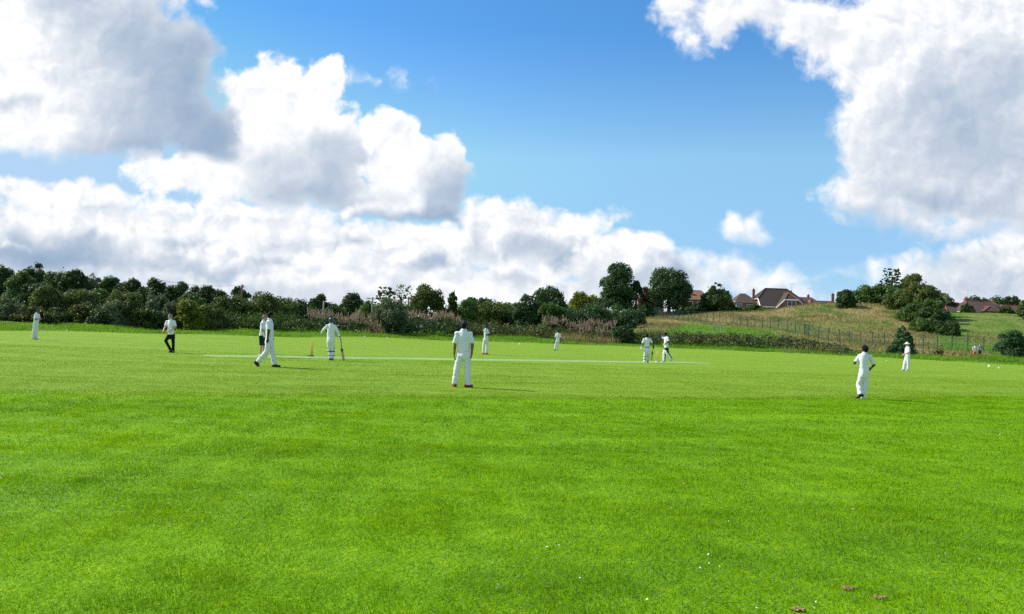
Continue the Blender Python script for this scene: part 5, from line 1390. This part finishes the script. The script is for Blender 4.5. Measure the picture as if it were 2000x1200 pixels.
for a, b_ in (((hx0, yf-.3, zh), (pk, ypk, zp)), ((hx1, yf-.3, zh), (pk, ypk, zp)), ((pk, ypk, zp), (pk, bk, zp))): rb.tube([vec(*a)+vec(0, 0, .06), vec(*b_)+vec(0, 0, .06)], .13, 6)
rb.build('ridge_tiles', m_ridge, gr_)
bb = MB()
for a, b_ in (((gx0, yf-.36, zl-.1), (hx0, yf-.36, zh-.1)), ((hx0, yf-.36, zh-.1), (hx1, yf-.36, zh-.1)), ((hx1, yf-.36, zh-.1), (gx1, yf-.36, zl-.1))): bb.tube([vec(*a), vec(*b_)], .15, 4)
bb.build('bargeboard', m_fascia, r)
window(r, ((lx(1520)+lx(1537))/2, yf-.03, hz_(1528, 592.3, Y-6, g)), (1537-1520)*S*.97, 1.45, 2)
chimney(r, (lx(1472), .4), ze, hz_(1472, 566.5, Y, g), .55, .6, 1)
chimney(r, (lx(1550), 2.2), ze, hz_(1550, 571, Y+2, g), .5, .5, 1, aerial=True)

# the small hip-roofed neighbour
Y = 208; r, g = house_root(1450, Y, 'small bungalow with brown hip roof and white windows left of the chalet house')
def lx(px): return at(px, 600, Y)[0]-at(1450, 600, Y)[0]
ze = hz_(1450, 590.5, Y, g); zr = hz_(1450, 573.5, Y, g); w = lx(1469)-lx(1427)
wb = MB(); wb.box((0, 0, ze/2-.4), (w-.5, 7, ze+.75)); wb.build('wall', m_brick, r)
hip_roof(r, w-.5, 7, ze, zr, 1.4, m_tile_red); gutter(r, w-.5, 7, ze, m_greyfascia)
window(r, (lx(1436), -3.53, ze-1.2), 1.5, 1.3, 2); window(r, (lx(1456), -3.53, ze-1.3), 1.4, 1.3, 2)
# the orange-roofed house between the trees
Y = 206; r, g = house_root(1352, Y, 'brick house with orange tiled roof half hidden by trees')
def lx(px): return at(px, 600, Y)[0]-at(1352, 600, Y)[0]
ze = hz_(1352, 585.5, Y, g); zr = hz_(1352, 568, Y, g); w = lx(1377)-lx(1324)
wb = MB(); wb.box((0, 0, ze/2-.4), (w-.5, 8, ze+.75)); wb.build('wall', m_brick, r)
rf = hip_roof(r, w-.5, 8, ze, zr, 4.3, m_tile_or, ridge_mat=m_tile_or); gutter(r, w-.5, 8, ze, m_greyfascia)
window(r, (lx(1342), -4.03, ze-1.5), 1.1, 1.7, 1); window(r, (lx(1360), -4.03, ze-1.3), 1.6, 1.3, 2)
sk = MB(); yq = -2.2; sk.box((lx(1351), yq, zr-.56*(zr-ze)+.18), (.8, .9, .1)); sk.build('skylight', m_glass, rf)
# the red roof between the two tall trees
Y = 216; r, g = house_root(1268, Y, 'brick house with brownish red hip roof seen between the two tall trees')
def lx(px): return at(px, 600, Y)[0]-at(1268, 600, Y)[0]
ze = hz_(1268, 583, Y, g); zr = hz_(1268, 565, Y, g); w = lx(1292)-lx(1244)
wb = MB(); wb.box((0, 0, ze/2-.4), (w-.5, 8, ze+.75)); wb.build('wall', m_brick, r)
hip_roof(r, w-.5, 8, ze, zr, 1.2, m_tile_red, ridge_mat=m_tile_red); gutter(r, w-.5, 8, ze, m_fascia)
window(r, (lx(1284), -4.03, ze-1.4), 1.2, 1.8, 1); window(r, (lx(1256), -4.03, ze-1.4), 1.2, 1.6, 1)
# low roofs right of the chalet, beyond the mound
Y = 236; r, g = house_root(1567, Y, 'low brown roof peeping over the mound right of the chalet house')
def lx(px): return at(px, 600, Y)[0]-at(1567, 600, Y)[0]
ze = hz_(1567, 594, Y, g); zr = hz_(1567, 580.5, Y, g); w = lx(1592)-lx(1540)
wb = MB(); wb.box((0, 0, ze/2-.4), (w-.5, 8, ze+.75)); wb.build('wall', m_brick, r)
hip_roof(r, w-.5, 8, ze, zr, 5.4, m_tile_red); gutter(r, w-.5, 8, ze, m_greyfascia)
chimney(r, (lx(1579.5), .6), ze, hz_(1579.5, 577.5, Y, g), .6, .6, 1, aerial=True)
mb = MB(); slab(mb, [(lx(1567), -4.6, ze-.4), (lx(1573), -4.6, ze+1.1), (lx(1573), -1.2, ze+1.1), (lx(1567), -1.2, ze-.4)]); slab(mb, [(lx(1579), -4.6, ze-.4), (lx(1573), -4.6, ze+1.1), (lx(1573), -1.2, ze+1.1), (lx(1579), -1.2, ze-.4)])
dm = mb.build('dormer', m_ridge, r); window(r, (lx(1573), -4.5, ze-.1), .7, .8, 1)
Y = 252; r, g = house_root(1600, Y, 'farthest roof sinking behind the mound, with one lone brick chimney')
def lx(px): return at(px, 600, Y)[0]-at(1600, 600, Y)[0]
ze = hz_(1600, 600, Y, g); zr = hz_(1600, 587.5, Y, g)
wb = MB(); wb.box((lx(1606), 0, ze/2-.4), (9.5, 8, ze+.75)); wb.build('wall', m_brick, r)
hip_roof(r, 9.5, 8, ze, zr, 7.2, m_tile_red, x0=lx(1606)); gutter(r, 9.5, 8, ze, m_greyfascia, x0=lx(1606))
chimney(r, (lx(1626.5), .2), ze-1, hz_(1626.5, 575, Y, g), .75, .6, 1)
# bungalows on the right
for (px, Y, x0, x1, ra, rb_, zr_, ze_, lab, ch, fg) in ((1852, 200, 1830, 1886, 1841, 1868, 591.5, 608, 'left bungalow of the right row with a red ridged hip roof', None, None),
        (1912, 196, 1866, 1956, 1886, 1934, 588.5, 610, 'middle and biggest bungalow of the right row with skylight and chimney', (1889, 584), (1893, 1930, 598)),
        (1974, 199, 1938, 2012, 1951, 1990, 597, 612, 'right bungalow of the right row, lower roof partly behind a bush', None, None)):
    r, g = house_root(px, Y, lab, name='bungalow')
    r['category'] = 'bungalow'
    def lx(q): return at(q, 600, Y)[0]-at(px, 600, Y)[0]
    ze = hz_(px, ze_, Y, g); zr = hz_(px, zr_, Y, g); w = lx(x1)-lx(x0); xc = (lx(x0)+lx(x1))/2
    wb = MB(); wb.box((xc, 0, ze/2-.4), (w-.7, 8.6, ze+.75)); wb.build('wall', m_brick, r)
    rf = hip_roof(r, w-.7, 8.6, ze, zr, lx(rb_)-lx(ra), m_tile_red, x0=xc, ridge_mat=m_ridge); gutter(r, w-.7, 8.6, ze, m_greyfascia, x0=xc)
    window(r, (xc-1.5, -4.33, ze-1.2), 1.6, 1.2, 2); window(r, (xc+1.5, -4.33, ze-1.2), 1.6, 1.2, 2)
    if ch: chimney(r, (lx(ch[0]), .5), ze, hz_(ch[0], ch[1], Y, g), .9, .7, 2, aerial=True)
    if fg:
        a, b_, zt = fg; zt = hz_(px, zt, Y-6, g); m_ = (lx(a)+lx(b_))/2; y1 = -4.65-1.5
        mb = MB(); slab(mb, [(lx(a), y1, ze), (m_, y1+1.6, zt), (m_, -1.4, zt), (lx(a), -1.4, ze)]); slab(mb, [(lx(b_), y1, ze), (m_, y1+1.6, zt), (m_, -1.4, zt), (lx(b_), -1.4, ze)]); slab(mb, [(lx(a), y1, ze), (lx(b_), y1, ze), (m_, y1+1.6, zt)])
        gr_ = mb.build('gable_roof', m_tile_red, r); rb2 = MB()
        for p, q in (((lx(a), y1, ze), (m_, y1+1.6, zt)), ((lx(b_), y1, ze), (m_, y1+1.6, zt)), ((m_, y1+1.6, zt), (m_, -1.4, zt))): rb2.tube([vec(*p)+vec(0, 0, .05), vec(*q)+vec(0, 0, .05)], .12, 6)
        rb2.build('ridge_tiles', m_ridge, gr_)
        wb = MB(); wb.box((m_, y1+1.1, ze/2-.4), (lx(b_)-lx(a)-.8, 1.6, ze+.7)); wb.build('gable_wall', m_brick, r)
        f_ = .42; sk = MB(); slab(sk, [(lx(1935), -4.65*(1-f_)-.35, ze+(zr-ze)*f_+.12), (lx(1941), -4.65*(1-f_)-.35, ze+(zr-ze)*f_+.12), (lx(1940), -4.65*(1-f_-.24)-.35, ze+(zr-ze)*(f_+.24)+.12), (lx(1934.5), -4.65*(1-f_-.24)-.35, ze+(zr-ze)*(f_+.24)+.12)], .08); sk.build('skylight', m_glass, rf)

# ------------------------------------------------------------------ green mesh fence
m_fence = simple_mat('green_powder_coat', (.014, .075, .060), .5, .15, 4)
post_px = [1238, 1244, 1250, 1256, 1263, 1270, 1278, 1286, 1294, 1303, 1312.5, 1323, 1333, 1344, 1356, 1367, 1380, 1392, 1404, 1417.5, 1431, 1445, 1459, 1473.6, 1488.6, 1504.6, 1520, 1537, 1553, 1570.5, 1580, 1599, 1618.6, 1639.6, 1659.6, 1681.6, 1704, 1728, 1753, 1778, 1804, 1831.4, 1860, 1890.4, 1922, 1956, 1992, 2030]
pts = []
for px in post_px:
    Yf = float(np.interp(px, FENCE_PX, FENCE_Y)); x = (px-1000)/FPX*Yf; x = at(px, 650, Yf)[0]; pts.append(vec(x, Yf, gz(x, Yf)))
mid_ = pts[len(pts)//2]
fr_root = empty('mesh_fence', mid_, 'green steel mesh fence with posts running along the foot of the mound', 'fence')
FH = 2.05
for i, p in enumerate(pts):
    q = p-mid_; hgt_ = FH+.12 if post_px[i] not in (1570.5, 1580) else FH+.32
    MB().box((q[0], q[1], q[2]+hgt_/2-.15), (.075, .075, hgt_+.3), .3).build('post', m_fence, fr_root)
for i in range(len(pts)-1):
    a, b_ = pts[i]-mid_, pts[i+1]-mid_; d = b_-a; L = np.linalg.norm(d[:2]); n_ = max(3, int(L/.14)); mb = MB()
    gate = post_px[i] == 1570.5
    nrm = unit(vec(-d[1], d[0], 0))
    for k_ in range(1, n_):
        c_ = a+d*k_/n_; mb.tube([c_+vec(0, 0, .06), c_+vec(0, 0, FH)], .007 if not gate else .018, 4, cap=False)
    for z_ in ([.08, .5, .9, 1.3, 1.7, FH] if not gate else [.1, 1.1, FH]):
        r_ = .010 if not gate else .03
        mb.tube([a+vec(0, 0, z_)+nrm*.012, b_+vec(0, 0, z_)+nrm*.012], r_, 4, cap=False)
    mb.build('gate' if gate else 'mesh_panel', m_fence, fr_root)
# low post-and-wire fence behind the bramble thicket
lp = [1262, 1277, 1293, 1310, 1327, 1345]
lpts = []
for px in lp:
    x = at(px, 640, 146)[0]; lpts.append(vec(x, 146, gz(x, 146)))
lr = empty('wire_fence', lpts[2], 'low wire fence of thin stakes in front of the tall mesh fence', 'fence')
m_stake = simple_mat('grey_stake', (.16, .17, .14), .8, .2, 5)
for p in lpts:
    q = p-lpts[2]; MB().tube([q-vec(0, 0, .2), q+vec(0, 0, 1.05)], .045, 6).build('stake', m_stake, lr)
mb = MB()
for z_ in (.5, .95):
    mb.tube([p-lpts[2]+vec(0, -.05, z_) for p in lpts], .008, 4)
mb.build('wire', m_aerial, lr)
# grey metal barrier in the green patch
p = at(1400, 640, 136); g = gz(p[0], 136); br = empty('barrier', (p[0], 136, g), 'grey metal barrier lying low behind the bramble thicket', 'barrier')
for z_ in (1.0, 1.45): MB().tube([(-.8, 0, z_), (.8, 0, z_)], .05, 6).build('rail', m_aerial, br)
for x_ in (-.7, 0, .7): MB().tube([(x_, .06, -.2), (x_, .06, 1.5)], .045, 6).build('stanchion', m_aerial, br)

# ------------------------------------------------------------------ telegraph poles and wires
m_pole = simple_mat('weathered_pole', (.12, .095, .075), .9, .25, 2, .01)
m_polegrey = simple_mat('pale_pole', (.25, .25, .24), .8, .15, 2)
tops = []
for (px, top, Y, mat_, lab, arm) in ((473, 556, 116, m_pole, 'tall weathered wooden telegraph pole above the olive hedge', .35), (632.5, 589, 124, m_polegrey, 'short pale pole standing in the pink seed heads', 0),
                                (728, 580, 136, m_polegrey, 'pale telegraph pole with a crossarm left of the willow bush', .95), (798, 580, 140, m_pole, 'dark telegraph pole right of the nearly leafless tree', .7), (555, 581, 175, m_pole, 'small far telegraph pole above the dark hedge', .8)):
    q = at(px, top, Y); g = gz(q[0], Y); h = q[2]-g
    r = empty('telegraph_pole', (q[0], Y, g), lab, 'telegraph pole')
    MB().tube([(0, 0, -.4), (0, 0, h*.5), (0, 0, h)], [.16, .14, .11], 10).build('pole', mat_, r, smooth=True)
    if arm:
        MB().box((0, -.14, h-.35), (arm*2, .10, .12)).build('crossarm', mat_, r)
        for sx in (-1, 1): MB().tube([(sx*arm*.8, -.14, h-.29), (sx*arm*.8, -.14, h-.12)], [.05, .03], 6).build('insulator', m_polegrey, r)
        tops.append((px, vec(q[0], Y-.14, g+h-.12), arm))
tops.sort(key=lambda z: z[0])
wl = vec(*at(300, 545, 96)); chain = [(300, wl, .3)]+tops
m_wire = simple_mat('cable', (.10, .10, .11), .6, .1, 5)
for i in range(len(chain)-1):
    a, b_ = chain[i][1], chain[i+1][1]; sag = np.linalg.norm(b_-a)*.02
    pts_ = [a+(b_-a)*t_-vec(0, 0, sag*4*t_*(1-t_))-a for t_ in np.linspace(0, 1, 14)]
    o = MB().tube(pts_, .016, 5).build('overhead_wire', m_wire, None, a)
    tag(o, ['overhead wire leaving the tall weathered pole towards the wood', 'overhead wire from the tall weathered pole to the far small pole', 'overhead wire from the far small pole to the crossarm pole', 'overhead wire from the crossarm pole to the dark pole'][i], 'cable')
